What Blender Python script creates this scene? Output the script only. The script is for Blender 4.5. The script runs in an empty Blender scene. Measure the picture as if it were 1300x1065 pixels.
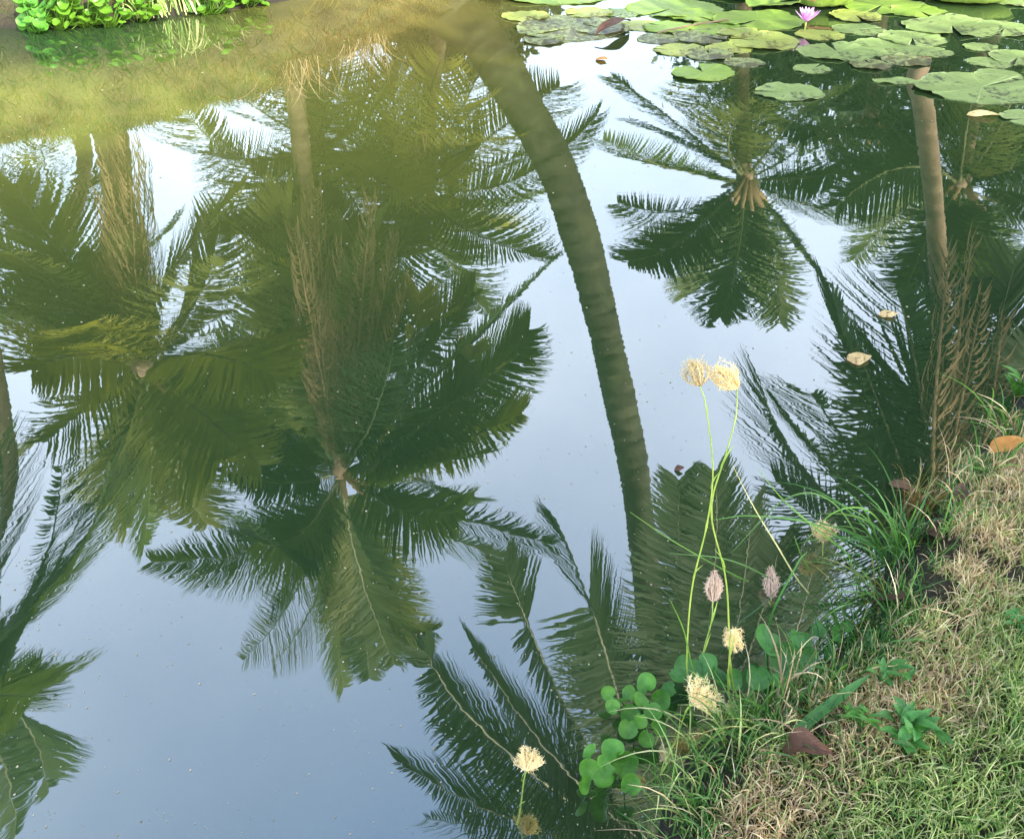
import bpy, math, random
import numpy as np
from mathutils import Vector, Matrix
R = math.radians
rnd = random.Random(7)
nr = np.random.default_rng(11)
scn = bpy.context.scene
col = scn.collection

# ------------------------------------------------------------------ camera
CAMH, F, CX, CY, DEP = 1.6, 1020.0, 650.0, 487.5, R(40)
cam = bpy.data.cameras.new('camera'); cam.sensor_width = 36; cam.lens = 36*F/1300
cam.shift_y = -(532.5-CY)/1300; cam.clip_start = .02; cam.clip_end = 3000
camo = bpy.data.objects.new('camera', cam); col.objects.link(camo)
camo.location = (0, 0, CAMH); camo.rotation_euler = (math.pi/2-DEP, 0, 0)
scn.camera = camo

def ray(px, py):
    x, y = (px-CX)/F, (CY-py)/F
    c, s = math.cos(DEP), math.sin(DEP)
    return Vector((x, c+y*s, -s+y*c))
def G(px, py, z=0.0):                      # point of the picture on a level plane
    d = ray(px, py); t = (z-CAMH)/d.z
    return Vector((d.x*t, d.y*t, z))
def D(px, py, y):                          # point seen directly, at distance y ahead
    d = ray(px, py); t = y/d.y
    return Vector((d.x*t, y, CAMH+d.z*t))
def M(px, py, y):                          # point seen as reflection in the pond, at distance y ahead
    p = D(px, py, y); return Vector((p.x, p.y, -p.z))

# ------------------------------------------------------------------ materials
def newmat(name):
    m = bpy.data.materials.new(name); m.use_nodes = True
    nt = m.node_tree; nt.nodes.clear()
    return m, nt
def N(nt, t, **kw):
    n = nt.nodes.new(t)
    for k, v in kw.items():
        if k in n.inputs: n.inputs[k].default_value = v
        else: setattr(n, k, v)
    return n
def ramp(nt, stops, fac=None, interp='LINEAR'):
    r = nt.nodes.new('ShaderNodeValToRGB'); r.color_ramp.interpolation = interp
    e = r.color_ramp.elements
    while len(e) < len(stops): e.new(.5)
    for i, (p, c) in enumerate(stops):
        e[i].position = p; e[i].color = (*c, 1) if len(c) == 3 else c
    if fac is not None: nt.links.new(fac, r.inputs[0])
    return r
def noise(nt, scale, detail=4, rough=.55, vec=None, dist=0):
    n = N(nt, 'ShaderNodeTexNoise', Scale=scale, Detail=detail, Roughness=rough, Distortion=dist)
    if vec is not None: nt.links.new(vec, n.inputs['Vector'])
    return n
def mixc(nt, a, b, fac, mode='MIX'):
    m = nt.nodes.new('ShaderNodeMix'); m.data_type = 'RGBA'; m.blend_type = mode
    for s, v in ((m.inputs[0], fac), (m.inputs[6], a), (m.inputs[7], b)):
        if isinstance(v, (int, float)): s.default_value = v
        elif isinstance(v, tuple): s.default_value = (*v, 1)
        else: nt.links.new(v, s)
    return m.outputs[2]
def coords(nt, kind='Object'):
    return nt.nodes.new('ShaderNodeTexCoord').outputs[kind]

def leafmat(name, dark, light, scale=3.0, trans=.35, rough=.45, attr=False, spots=None, bump=0, spec=.4, tcol=None):
    m, nt = newmat(name)
    co = coords(nt)
    n = noise(nt, scale, 5, .6, co)
    oi = nt.nodes.new('ShaderNodeObjectInfo')
    c = ramp(nt, [(.3, dark), (.7, light)], n.outputs[0]).outputs[0]
    if attr:
        a = N(nt, 'ShaderNodeAttribute', attribute_name='Col')
        c = mixc(nt, c, a.outputs[0], 1.0, 'MULTIPLY')
    hv = nt.nodes.new('ShaderNodeHueSaturation')
    mr = N(nt, 'ShaderNodeMapRange'); nt.links.new(oi.outputs['Random'], mr.inputs[0]); mr.inputs[3].default_value = .8; mr.inputs[4].default_value = 1.25
    nt.links.new(mr.outputs[0], hv.inputs['Value']); nt.links.new(c, hv.inputs['Color']); c = hv.outputs[0]
    if spots:
        sc, thr, scol = spots
        n2 = noise(nt, sc, 6, .7, co)
        f = ramp(nt, [(thr, (0, 0, 0)), (thr+.06, (1, 1, 1))], n2.outputs[0]).outputs[0]
        c = mixc(nt, c, scol, f)
    p = N(nt, 'ShaderNodeBsdfPrincipled', Roughness=rough)
    p.inputs['Specular IOR Level'].default_value = spec
    nt.links.new(c, p.inputs['Base Color'])
    if bump:
        b = N(nt, 'ShaderNodeBump', Strength=bump, Distance=.004)
        n3 = noise(nt, scale*12, 4, .6, co); nt.links.new(n3.outputs[0], b.inputs['Height']); nt.links.new(b.outputs[0], p.inputs['Normal'])
    t = nt.nodes.new('ShaderNodeBsdfTranslucent')
    nt.links.new(mixc(nt, c, tcol or (1.0, 1.0, .45), 1.0, 'MULTIPLY') if tcol is None else mixc(nt, c, tcol, .5), t.inputs[0])
    mx = nt.nodes.new('ShaderNodeMixShader'); mx.inputs[0].default_value = trans
    nt.links.new(p.outputs[0], mx.inputs[1]); nt.links.new(t.outputs[0], mx.inputs[2])
    o = nt.nodes.new('ShaderNodeOutputMaterial'); nt.links.new(mx.outputs[0], o.inputs[0])
    return m

MAT = {}
MAT['frond'] = leafmat('palm_frond_green', (.040, .070, .018), (.085, .120, .030), 1.2, .35, .55, spec=.2)
MAT['frond_dark'] = leafmat('palm_frond_deep_green', (.014, .030, .010), (.028, .050, .016), 1.2, .12, .65, spec=.12)
MAT['frond_yellow'] = leafmat('palm_frond_yellow_green', (.15, .17, .03), (.30, .29, .06), 1.2, .4, .4)
MAT['frond_olive'] = leafmat('palm_frond_olive', (.075, .10, .022), (.15, .17, .04), 1.2, .35, .55, spec=.2)
MAT['frond_dead'] = leafmat('palm_frond_dead', (.13, .095, .05), (.30, .22, .12), 1.5, .15, .8, spec=.1)
MAT['midrib'] = leafmat('palm_midrib', (.05, .06, .02), (.10, .11, .04), 2, 0.02, .5)
MAT['weed'] = leafmat('weed_leaf', (.035, .16, .02), (.13, .34, .045), 30, .3, .24, bump=.5, spots=(60, .66, (.28, .30, .06)))
MAT['weed_dark'] = leafmat('weed_leaf_bluish', (.03, .14, .025), (.085, .26, .055), 30, .25, .3, bump=.5, spots=(60, .68, (.25, .26, .07)))
MAT['weed_bright'] = leafmat('weed_leaf_sunny', (.055, .17, .012), (.12, .25, .025), 9, .3, .35)  # brighter yellow-green leaf colour of the far waterline plants
MAT['blade'] = leafmat('grass_blade', (.75, .75, .75), (1, 1, 1), 14, .3, .55, attr=True)
MAT['stem'] = leafmat('flower_stem', (.20, .34, .05), (.36, .44, .09), 12, .1, .4)
MAT['head'] = leafmat('flower_head_straw', (.78, .62, .38), (.96, .86, .64), 60, .5, .8)
MAT['head_pink'] = leafmat('flower_head_pink', (.78, .56, .46), (.95, .80, .68), 60, .3, .7)
MAT['dry_orange'] = leafmat('dry_leaf_orange', (.50, .20, .04), (.70, .36, .09), 30, .2, .6, bump=.6)
MAT['dry_brown'] = leafmat('dry_leaf_brown', (.035, .018, .011), (.12, .055, .03), 28, .05, .55, bump=.8)
MAT['dry_pale'] = leafmat('dry_leaf_pale', (.42, .30, .12), (.62, .48, .24), 35, .1, .6, spots=(60, .56, (.2, .12, .05)))
MAT['speck'] = leafmat('speck', (.10, .09, .05), (.42, .40, .30), 9, .05, .7)
MAT['petal'] = leafmat('lily_petal', (.62, .26, .60), (.85, .62, .84), 30, .35, .5, tcol=(.9, .5, .9))
MAT['stamen'] = leafmat('lily_stamen', (.8, .5, .08), (.9, .65, .15), 30, .1, .6)
MAT['shrub'] = leafmat('shrub_leaf', (.020, .045, .018), (.05, .09, .028), 1.5, .25, .5)

def padmat(name, dark, light, spot, thr, under=False):
    m, nt = newmat(name); co = coords(nt)
    n = noise(nt, 5, 5, .6, co)
    c = ramp(nt, [(.3, dark), (.7, light)], n.outputs[0]).outputs[0]
    sx = nt.nodes.new('ShaderNodeSeparateXYZ'); nt.links.new(co, sx.inputs[0])
    at = N(nt, 'ShaderNodeMath', operation='ARCTAN2'); nt.links.new(sx.outputs[1], at.inputs[0]); nt.links.new(sx.outputs[0], at.inputs[1])
    mu = N(nt, 'ShaderNodeMath', operation='MULTIPLY'); nt.links.new(at.outputs[0], mu.inputs[0]); mu.inputs[1].default_value = 9
    si = N(nt, 'ShaderNodeMath', operation='COSINE'); nt.links.new(mu.outputs[0], si.inputs[0])
    vn = ramp(nt, [(.955, (0, 0, 0)), (1, (1, 1, 1))], si.outputs[0]).outputs[0]
    c = mixc(nt, c, tuple(min(1, x*1.35) for x in light), mixc(nt, (0, 0, 0), vn, .5))
    n2 = noise(nt, 24, 9, .8, co); n4 = noise(nt, 3.5, 2, .5, co)
    ad = N(nt, 'ShaderNodeMath', operation='MULTIPLY_ADD'); nt.links.new(n4.outputs[0], ad.inputs[0]); ad.inputs[1].default_value = .38; nt.links.new(n2.outputs[0], ad.inputs[2])
    f = ramp(nt, [(thr, (0, 0, 0)), (thr+.05, (1, 1, 1))], ad.outputs[0]).outputs[0]
    c = mixc(nt, c, spot, f)
    p = N(nt, 'ShaderNodeBsdfPrincipled', Roughness=.42); nt.links.new(c, p.inputs['Base Color'])
    b = N(nt, 'ShaderNodeBump', Strength=.6, Distance=.006)
    hm = mixc(nt, n2.outputs[0], vn, .4); nt.links.new(hm, b.inputs['Height']); nt.links.new(b.outputs[0], p.inputs['Normal'])
    t = nt.nodes.new('ShaderNodeBsdfTranslucent'); nt.links.new(c, t.inputs[0])
    mx = nt.nodes.new('ShaderNodeMixShader'); mx.inputs[0].default_value = .12
    nt.links.new(p.outputs[0], mx.inputs[1]); nt.links.new(t.outputs[0], mx.inputs[2])
    o = nt.nodes.new('ShaderNodeOutputMaterial'); nt.links.new(mx.outputs[0], o.inputs[0]); return m
MAT['pad_lime'] = padmat('lily_pad_lime', (.12, .22, .025), (.20, .30, .05), (.07, .09, .02), .82)
MAT['pad_green'] = padmat('lily_pad_green', (.13, .21, .06), (.21, .29, .10), (.03, .045, .02), .74)
MAT['pad_worn'] = padmat('lily_pad_worn', (.15, .20, .07), (.24, .29, .12), (.06, .065, .025), .655)
MAT['pad_yellow'] = padmat('lily_pad_yellowing', (.19, .25, .045), (.28, .33, .08), (.08, .08, .02), .735)
MAT['pad_rust'] = padmat('lily_pad_underside', (.30, .17, .07), (.48, .30, .14), (.15, .06, .03), .82)

def trunkmat(name, a, b):
    m, nt = newmat(name); co = coords(nt)
    mp = N(nt, 'ShaderNodeMapping'); mp.inputs['Scale'].default_value = (1, 1, 1.7); nt.links.new(co, mp.inputs[0])
    n = noise(nt, 3, 7, .65, mp.outputs[0]); n2 = noise(nt, 2.1, 6, .65, co, 1.0)
    c = ramp(nt, [(.3, a), (.72, b)], n.outputs[0]).outputs[0]
    c = mixc(nt, c, (.07, .08, .035), ramp(nt, [(.5, (0, 0, 0)), (.68, (.7, .7, .7))], n2.outputs[0]).outputs[0])
    p = N(nt, 'ShaderNodeBsdfPrincipled', Roughness=.85); nt.links.new(c, p.inputs['Base Color'])
    bp = N(nt, 'ShaderNodeBump', Strength=.7, Distance=.02); nt.links.new(n.outputs[0], bp.inputs['Height']); nt.links.new(bp.outputs[0], p.inputs['Normal'])
    o = nt.nodes.new('ShaderNodeOutputMaterial'); nt.links.new(p.outputs[0], o.inputs[0]); return m
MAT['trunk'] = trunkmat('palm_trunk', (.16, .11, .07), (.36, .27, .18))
MAT['trunk_dark'] = trunkmat('palm_trunk_mossy', (.016, .019, .010), (.055, .052, .027))  # darker trunk copy: shade on the leaning palm put into its colour
MAT['bark'] = trunkmat('tree_bark', (.08, .06, .04), (.2, .15, .1))

def groundmat():
    m, nt = newmat('ground_soil'); co = coords(nt)
    n = noise(nt, 1.4, 8, .6, co); n2 = noise(nt, 45, 6, .7, co)
    c = ramp(nt, [(.35, (.07, .065, .022)), (.5, (.11, .10, .035)), (.65, (.09, .11, .03))], n.outputs[0]).outputs[0]
    c = mixc(nt, c, (.035, .024, .016), ramp(nt, [(.35, (.8, .8, .8)), (.6, (.0, .0, .0))], n2.outputs[0]).outputs[0])
    # wet mud near the waterline, painted darker for shade under the bank (z close to 0)
    sx = nt.nodes.new('ShaderNodeSeparateXYZ'); nt.links.new(co, sx.inputs[0])
    c = mixc(nt, c, (.012, .010, .007), ramp(nt, [(.0, (1, 1, 1)), (.10, (.7, .7, .7)), (.34, (0, 0, 0))], sx.outputs[2]).outputs[0])
    p = N(nt, 'ShaderNodeBsdfPrincipled', Roughness=.95); nt.links.new(c, p.inputs['Base Color'])
    b = N(nt, 'ShaderNodeBump', Strength=.8, Distance=.02); nt.links.new(n2.outputs[0], b.inputs['Height']); nt.links.new(b.outputs[0], p.inputs['Normal'])
    o = nt.nodes.new('ShaderNodeOutputMaterial'); nt.links.new(p.outputs[0], o.inputs[0]); return m
MAT['ground'] = groundmat()

def watermat():
    m, nt = newmat('pond_water'); co = coords(nt)
    n = noise(nt, .7, 4, .55, co)
    c = ramp(nt, [(.3, WATER_A), (.7, WATER_B)], n.outputs[0]).outputs[0]
    # silty far left shallows, with their sunlit olive haze painted into the colour
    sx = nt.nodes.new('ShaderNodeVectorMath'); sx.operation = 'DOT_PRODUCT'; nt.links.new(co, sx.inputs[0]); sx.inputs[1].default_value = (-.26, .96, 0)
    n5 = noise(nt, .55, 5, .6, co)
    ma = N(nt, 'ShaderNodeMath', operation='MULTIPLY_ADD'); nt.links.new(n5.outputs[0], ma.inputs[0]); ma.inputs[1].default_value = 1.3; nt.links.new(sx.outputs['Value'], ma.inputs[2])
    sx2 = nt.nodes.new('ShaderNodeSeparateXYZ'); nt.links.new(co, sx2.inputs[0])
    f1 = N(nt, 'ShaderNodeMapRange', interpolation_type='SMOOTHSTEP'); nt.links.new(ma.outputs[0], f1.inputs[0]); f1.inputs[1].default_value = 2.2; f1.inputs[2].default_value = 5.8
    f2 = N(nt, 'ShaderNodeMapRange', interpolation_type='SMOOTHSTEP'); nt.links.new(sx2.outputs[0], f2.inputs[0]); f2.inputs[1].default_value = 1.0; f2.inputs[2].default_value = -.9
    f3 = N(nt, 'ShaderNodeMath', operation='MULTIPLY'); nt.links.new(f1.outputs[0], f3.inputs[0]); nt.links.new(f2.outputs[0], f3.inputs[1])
    f4 = N(nt, 'ShaderNodeMapRange', interpolation_type='SMOOTHSTEP'); nt.links.new(sx2.outputs[1], f4.inputs[0]); f4.inputs[1].default_value = 4.2; f4.inputs[2].default_value = 5.1  # tint fades in the far left corner, painting shade under the bank
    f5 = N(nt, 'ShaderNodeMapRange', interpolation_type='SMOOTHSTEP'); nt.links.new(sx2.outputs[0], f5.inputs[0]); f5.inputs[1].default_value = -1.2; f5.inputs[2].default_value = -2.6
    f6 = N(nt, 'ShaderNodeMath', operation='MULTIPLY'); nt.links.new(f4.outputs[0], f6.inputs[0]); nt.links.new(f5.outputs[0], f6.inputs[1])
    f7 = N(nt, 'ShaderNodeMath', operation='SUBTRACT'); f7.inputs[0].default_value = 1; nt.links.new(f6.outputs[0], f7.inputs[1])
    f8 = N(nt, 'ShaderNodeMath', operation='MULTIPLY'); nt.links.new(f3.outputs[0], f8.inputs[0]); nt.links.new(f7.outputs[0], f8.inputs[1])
    g1 = N(nt, 'ShaderNodeMapRange', interpolation_type='SMOOTHSTEP'); nt.links.new(sx2.outputs[0], g1.inputs[0]); g1.inputs[1].default_value = -3.2; g1.inputs[2].default_value = -.8  # browner to the right, painting in the golden bank's reflection
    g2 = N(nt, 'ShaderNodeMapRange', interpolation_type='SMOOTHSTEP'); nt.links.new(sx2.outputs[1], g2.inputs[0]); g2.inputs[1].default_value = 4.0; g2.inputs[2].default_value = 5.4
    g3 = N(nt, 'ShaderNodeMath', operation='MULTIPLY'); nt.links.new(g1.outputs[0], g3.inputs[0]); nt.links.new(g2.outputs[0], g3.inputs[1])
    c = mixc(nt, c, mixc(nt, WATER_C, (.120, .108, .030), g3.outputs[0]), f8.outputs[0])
    body = N(nt, 'ShaderNodeBsdfDiffuse', Roughness=0); nt.links.new(c, body.inputs[0])
    # ripples
    def wave(scale, mapping, amp, dist=0.0, prev=None, detail=2):
        mp = N(nt, 'ShaderNodeMapping'); mp.inputs['Scale'].default_value = mapping; nt.links.new(co, mp.inputs[0])
        k = noise(nt, scale, detail, .5, mp.outputs[0], dist)
        b = N(nt, 'ShaderNodeBump', Strength=1.0, Distance=amp); nt.links.new(k.outputs[0], b.inputs['Height'])
        if prev is not None: nt.links.new(prev, b.inputs['Normal'])
        return b.outputs[0]
    nm = wave(1.3, (1, 1, 1), .0006)
    nm = wave(9, (1, 1.5, 1), .00005, .3, nm)
    nm = wave(21, (1, 1.5, 1), RIP, .3, nm, 1)
    # a few rings where something touched the water
    for (x, y), amp in RINGS:
        vs = N(nt, 'ShaderNodeVectorMath', operation='DISTANCE'); nt.links.new(co, vs.inputs[0]); vs.inputs[1].default_value = (x, y, 0)
        s = N(nt, 'ShaderNodeMath', operation='MULTIPLY'); nt.links.new(vs.outputs['Value'], s.inputs[0]); s.inputs[1].default_value = 95
        si = N(nt, 'ShaderNodeMath', operation='SINE'); nt.links.new(s.outputs[0], si.inputs[0])
        fo = N(nt, 'ShaderNodeMapRange'); nt.links.new(vs.outputs['Value'], fo.inputs[0]); fo.inputs[1].default_value = .03; fo.inputs[2].default_value = .42; fo.inputs[3].default_value = 1; fo.inputs[4].default_value = 0
        mm = N(nt, 'ShaderNodeMath', operation='MULTIPLY'); nt.links.new(si.outputs[0], mm.inputs[0]); nt.links.new(fo.outputs[0], mm.inputs[1])
        b = N(nt, 'ShaderNodeBump', Strength=1.0, Distance=amp); nt.links.new(mm.outputs[0], b.inputs['Height']); nt.links.new(nm, b.inputs['Normal']); nm = b.outputs[0]
    gl = N(nt, 'ShaderNodeBsdfGlossy', Roughness=.012); gl.inputs[0].default_value = (1, 1, 1, 1); nt.links.new(nm, gl.inputs['Normal'])
    fr = N(nt, 'ShaderNodeFresnel', IOR=WATER_IOR)
    mx = nt.nodes.new('ShaderNodeMixShader'); nt.links.new(fr.outputs[0], mx.inputs[0])
    nt.links.new(body.outputs[0], mx.inputs[1]); nt.links.new(gl.outputs[0], mx.inputs[2])
    o = nt.nodes.new('ShaderNodeOutputMaterial'); nt.links.new(mx.outputs[0], o.inputs[0]); return m
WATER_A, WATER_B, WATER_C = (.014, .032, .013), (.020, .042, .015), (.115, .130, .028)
WATER_IOR = 3.0
RIP = .000045
RINGS = [((G(72, 216).x, G(72, 216).y), .00004), ((G(905, 402).x, G(905, 402).y), .00002)]
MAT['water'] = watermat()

# ------------------------------------------------------------------ object helpers
def tag(o, label=None, cat=None, group=None, kind=None):
    if label: o['label'] = label
    if cat: o['category'] = cat
    if group: o['group'] = group
    if kind: o['kind'] = kind
    return o
def empty(name, loc, label, cat, group=None):
    o = bpy.data.objects.new(name, None); col.objects.link(o); o.location = loc; o.empty_display_size = .1
    return tag(o, label, cat, group)
class MB:
    def __init__(s): s.v = []; s.f = []; s.c = []
    def add(s, vs, fs, c=None):
        b = len(s.v); s.v += [tuple(p) for p in vs]; s.f += [tuple(i+b for i in f) for f in fs]
        if c is not None: s.c += [c]*len(vs)
    def tube(s, pts, rad, n=8, cap=True, c=None):
        k = len(pts); rr = rad if hasattr(rad, '__len__') else [rad]*k
        vs = []; prev = None
        for i, p in enumerate(pts):
            t = (pts[min(i+1, k-1)]-pts[max(i-1, 0)]).normalized()
            if prev is None:
                a = t.orthogonal().normalized()
            else:
                a = (prev-t*prev.dot(t)); a = a.normalized() if a.length > 1e-6 else t.orthogonal().normalized()
            prev = a; b = t.cross(a)
            for j in range(n):
                an = 2*math.pi*j/n; vs.append(p+(a*math.cos(an)+b*math.sin(an))*rr[i])
        fs = [(i*n+j, i*n+(j+1) % n, (i+1)*n+(j+1) % n, (i+1)*n+j) for i in range(k-1) for j in range(n)]
        if cap: fs += [tuple(range(n-1, -1, -1)), tuple(range((k-1)*n, k*n))]
        s.add(vs, fs, c)
    def build(s, name, mat, parent=None, smooth=True, origin=None):
        me = bpy.data.meshes.new(name)
        off = Vector(origin) if origin is not None else (parent.matrix_world.translation if False else None)
        o3 = ORG(parent) if origin is None else Vector(origin)
        vs = [(x-o3.x, y-o3.y, z-o3.z) for x, y, z in s.v]
        me.from_pydata(vs, [], s.f)
        if s.c:
            ca = me.color_attributes.new('Col', 'FLOAT_COLOR', 'POINT')
            ca.data.foreach_set('color', np.array([(*c, 1) for c in s.c], dtype=np.float32).ravel())
        if smooth: me.polygons.foreach_set('use_smooth', [True]*len(me.polygons))
        me.materials.append(mat); me.update()
        o = bpy.data.objects.new(name, me); col.objects.link(o)
        if parent is not None: o.parent = parent
        elif origin is not None: o.location = origin
        return o
def ORG(p):
    v = Vector((0, 0, 0))
    while p is not None: v += p.location; p = p.parent
    return v
def bez(a, b, c, u): return a*(1-u)**2+b*2*u*(1-u)+c*u*u
def spline(pts, n):                       # Catmull-Rom through points
    out = []; P = [pts[0]*2-pts[1]]+list(pts)+[pts[-1]*2-pts[-2]]
    for i in range(1, len(P)-2):
        for k in range(n):
            u = k/n; p0, p1, p2, p3 = P[i-1:i+3]
            out.append(.5*((2*p1)+(p2-p0)*u+(2*p0-5*p1+4*p2-p3)*u*u+(3*p1-p0-3*p2+p3)*u**3))
    out.append(P[-2]); return out

# ------------------------------------------------------------------ pond outline and terrain
near = [G(*p) for p in [(1420, 250), (1345, 400), (1300, 492), (1262, 560), (1185, 618), (1140, 680), (1122, 730), (1098, 790),
        (1055, 838), (990, 872), (930, 905), (885, 945), (858, 985), (840, 1030), (830, 1090)]]
near = [(p.x, p.y) for p in near]
far = [G(*p) for p in [(0, 36), (60, 36), (150, 30), (240, 18), (330, 8), (430, -12), (520, -38), (600, -60)]]
poly = near + [(-.45, .30), (-2, .2), (-4.5, .4), (-5.6, 2.2), (-5.2, 4.4)] + [(p.x, p.y) for p in far] + [(1.0, 12.5), (4, 14), (8, 14.5), (12, 13), (12, 9), (8, 5.2)]
poly = np.array(poly)
def sdist(P):                             # >0 on land, <0 over water
    A = poly; B = np.roll(poly, -1, 0); best = np.full(len(P), 1e9); inside = np.zeros(len(P), bool)
    for a, b in zip(A, B):
        ab = b-a; t = np.clip(((P-a)@ab)/(ab@ab), 0, 1); q = a+t[:, None]*ab
        best = np.minimum(best, np.hypot(*(P-q).T))
        cr = ((a[1] > P[:, 1]) != (b[1] > P[:, 1])) & (P[:, 0] < (b[0]-a[0])*(P[:, 1]-a[1])/((b[1]-a[1]) if b[1] != a[1] else 1e-9)+a[0])
        inside ^= cr
    return np.where(inside, -best, best)
def vnoise(x, y, s, seed=0):
    x = x*s+seed*17.3; y = y*s+seed*5.1
    xi = np.floor(x); yi = np.floor(y); fx = x-xi; fy = y-yi; fx = fx*fx*(3-2*fx); fy = fy*fy*(3-2*fy)
    h = lambda a, b: (np.abs(np.sin(a*127.1+b*311.7+seed)*43758.5453)) % 1
    return (h(xi, yi)*(1-fx)+h(xi+1, yi)*fx)*(1-fy)+(h(xi, yi+1)*(1-fx)+h(xi+1, yi+1)*fx)*fy
def ground_z(x, y):
    x = np.atleast_1d(np.asarray(x, float)); y = np.atleast_1d(np.asarray(y, float))
    sd = sdist(np.stack([x, y], 1))
    nb = np.clip((4.2-y+np.maximum(x-1.5, 0)*.0)/.8, 0, 1)              # 1 on the near bank
    H = 1.25-.42*np.clip((x+3.4)/2.6, 0, 1)
    zf = H*(1-np.exp(-np.maximum(sd, 0)/.62))*1.08
    zn = .05*np.clip(sd/.06, 0, 1)+.13*(1-np.exp(-np.maximum(sd, 0)/.25))
    z = nb*zn+(1-nb)*zf
    z = z+np.clip(sd/.1, 0, 1)*((vnoise(x, y, 9, 1)-.5)*.035*(1+1.2*(1-nb))+(vnoise(x, y, 2.2, 2)-.5)*.05*(1+(1-nb)))
    return np.where(sd < 0, np.maximum(sd*1.2, -.6), z)
def gz(x, y): return float(ground_z(x, y)[0])

def axis(lo, hi, dlo, dhi, step):
    a = list(np.arange(dlo, dhi+1e-6, step)); s = step; v = dhi
    while v < hi: s *= 1.18; v += s; a.append(v)
    s = step; v = dlo
    while v > lo: s *= 1.18; v -= s; a.insert(0, v)
    return np.array(a)
xs = axis(-900, 900, -4.2, 2.2, .035); ys = axis(-900, 900, .1, 3.2, .03)
ys = np.concatenate([ys[ys < 3.2], np.arange(3.2, 9.5, .07), axis(9.5, 900, 9.5, 9.6, .1)])
ys = np.unique(np.round(ys, 4))
X, Y = np.meshgrid(xs, ys); Z = ground_z(X.ravel(), Y.ravel())
me = bpy.data.meshes.new('ground'); nx, ny = len(xs), len(ys)
vv = np.stack([X.ravel(), Y.ravel(), Z], 1)
ii = (np.arange(ny-1)[:, None]*nx+np.arange(nx-1)[None]).ravel()
ff = np.stack([ii, ii+1, ii+nx+1, ii+nx], 1)
me.from_pydata(vv.tolist(), [], ff.tolist()); me.polygons.foreach_set('use_smooth', [True]*len(me.polygons))
me.materials.append(MAT['ground'])
o = bpy.data.objects.new('ground', me); col.objects.link(o); tag(o, kind='structure')
# pond surface: the outline grown a little under the banks
b = MB(); cen = poly.mean(0)
g = [(p[0], p[1]) for p in poly]
x0, y0, x1, y1 = -6.5, -.2, 14, 16
b.add([(x0, y0, 0), (x1, y0, 0), (x1, y1, 0), (x0, y1, 0)], [(0, 1, 2, 3)])
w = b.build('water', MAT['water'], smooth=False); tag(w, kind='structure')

# ------------------------------------------------------------------ palms
def frond_mesh(p0, p1, p2, L, droop=.5, dens=1.0, lw=.042, wild=.022, roll=None, start=.12, ang=70):
    """leaflets both sides of a midrib through p0 p1 p2"""
    A = MB(); rib = MB()
    length = (p1-p0).length+(p2-p1).length
    n = max(14, int(length*26*dens))
    pts = [bez(p0, p1, p2, i/14) for i in range(15)]
    rib.tube(pts, [.022*(1-i/14)**.8+.003 for i in range(15)], 6)
    up0 = Vector((0, 0, 1))
    rolld = rnd.uniform(-.45, .45) if roll is None else roll
    lift = rnd.uniform(-.05, .30); wob = [rnd.uniform(0, 6.28) for _ in range(3)]
    gap = rnd.uniform(.3, .8)
    for i in range(n):
        u = start+(1-start)*(i+.5)/n
        c = bez(p0, p1, p2, u); t = (bez(p0, p1, p2, min(1, u+.02))-bez(p0, p1, p2, u-.02)).normalized()
        s = t.cross(up0)
        if s.length < .25: s = s+Vector((.5, .1, 0))
        s = (s-t*s.dot(t)).normalized(); nrm = s.cross(t).normalized()
        s = (Matrix.Rotation(rolld+.25*math.sin(3*u+wob[0]), 3, t) @ s); nrm = s.cross(t).normalized()
        prof = min(1, .55+1.5*(u-start))*(1 if u < .6 else 1-.68*((u-.6)/.4)**1.3)
        for side in (-1, 1):
            if rnd.random() < .02: continue
            l = L*prof*(1+.05*math.sin(9*u+wob[1]+side))*rnd.uniform(.94, 1.04)
            an = R(ang-32*u**1.9+3*math.sin(14*u+wob[2])+rnd.gauss(0, 1.6))
            d = (s*side*math.sin(an)+t*math.cos(an)+nrm*lift+Vector((rnd.gauss(0, wild), rnd.gauss(0, wild), rnd.gauss(0, wild)))).normalized()
            wv = (t*.8+nrm*(.25+rnd.uniform(-.2, .2))).cross(d).cross(d).normalized()
            P = []; q = Vector(c); dd = Vector(d); sg = 4
            dr = droop*.5*(1+.25*math.sin(11*u+wob[1]))*rnd.uniform(.9, 1.1)
            for k in range(sg+1):
                wk = lw*(.6, 1, .85, .5, .04)[k]*.5*rnd.uniform(.95, 1.05)
                wv = (wv-dd*wv.dot(dd)).normalized()
                P += [q-wv*wk, q+wv*wk]
                q = q+dd*(l/sg); dd = (dd+Vector((0, 0, -dr*.42))).normalized()
            A.add(P, [(2*k, 2*k+1, 2*k+3, 2*k+2) for k in range(sg)])
    return A, rib

def make_frond(root, p0, p1, p2, L, mat, **kw):
    A, rib = frond_mesh(p0, p1, p2, L, **kw)
    f = A.build('frond', MAT[mat], root, smooth=False)
    rib.build('midrib', MAT['midrib' if mat != 'frond_dead' else 'frond_dead'], f)
    return f

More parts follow.
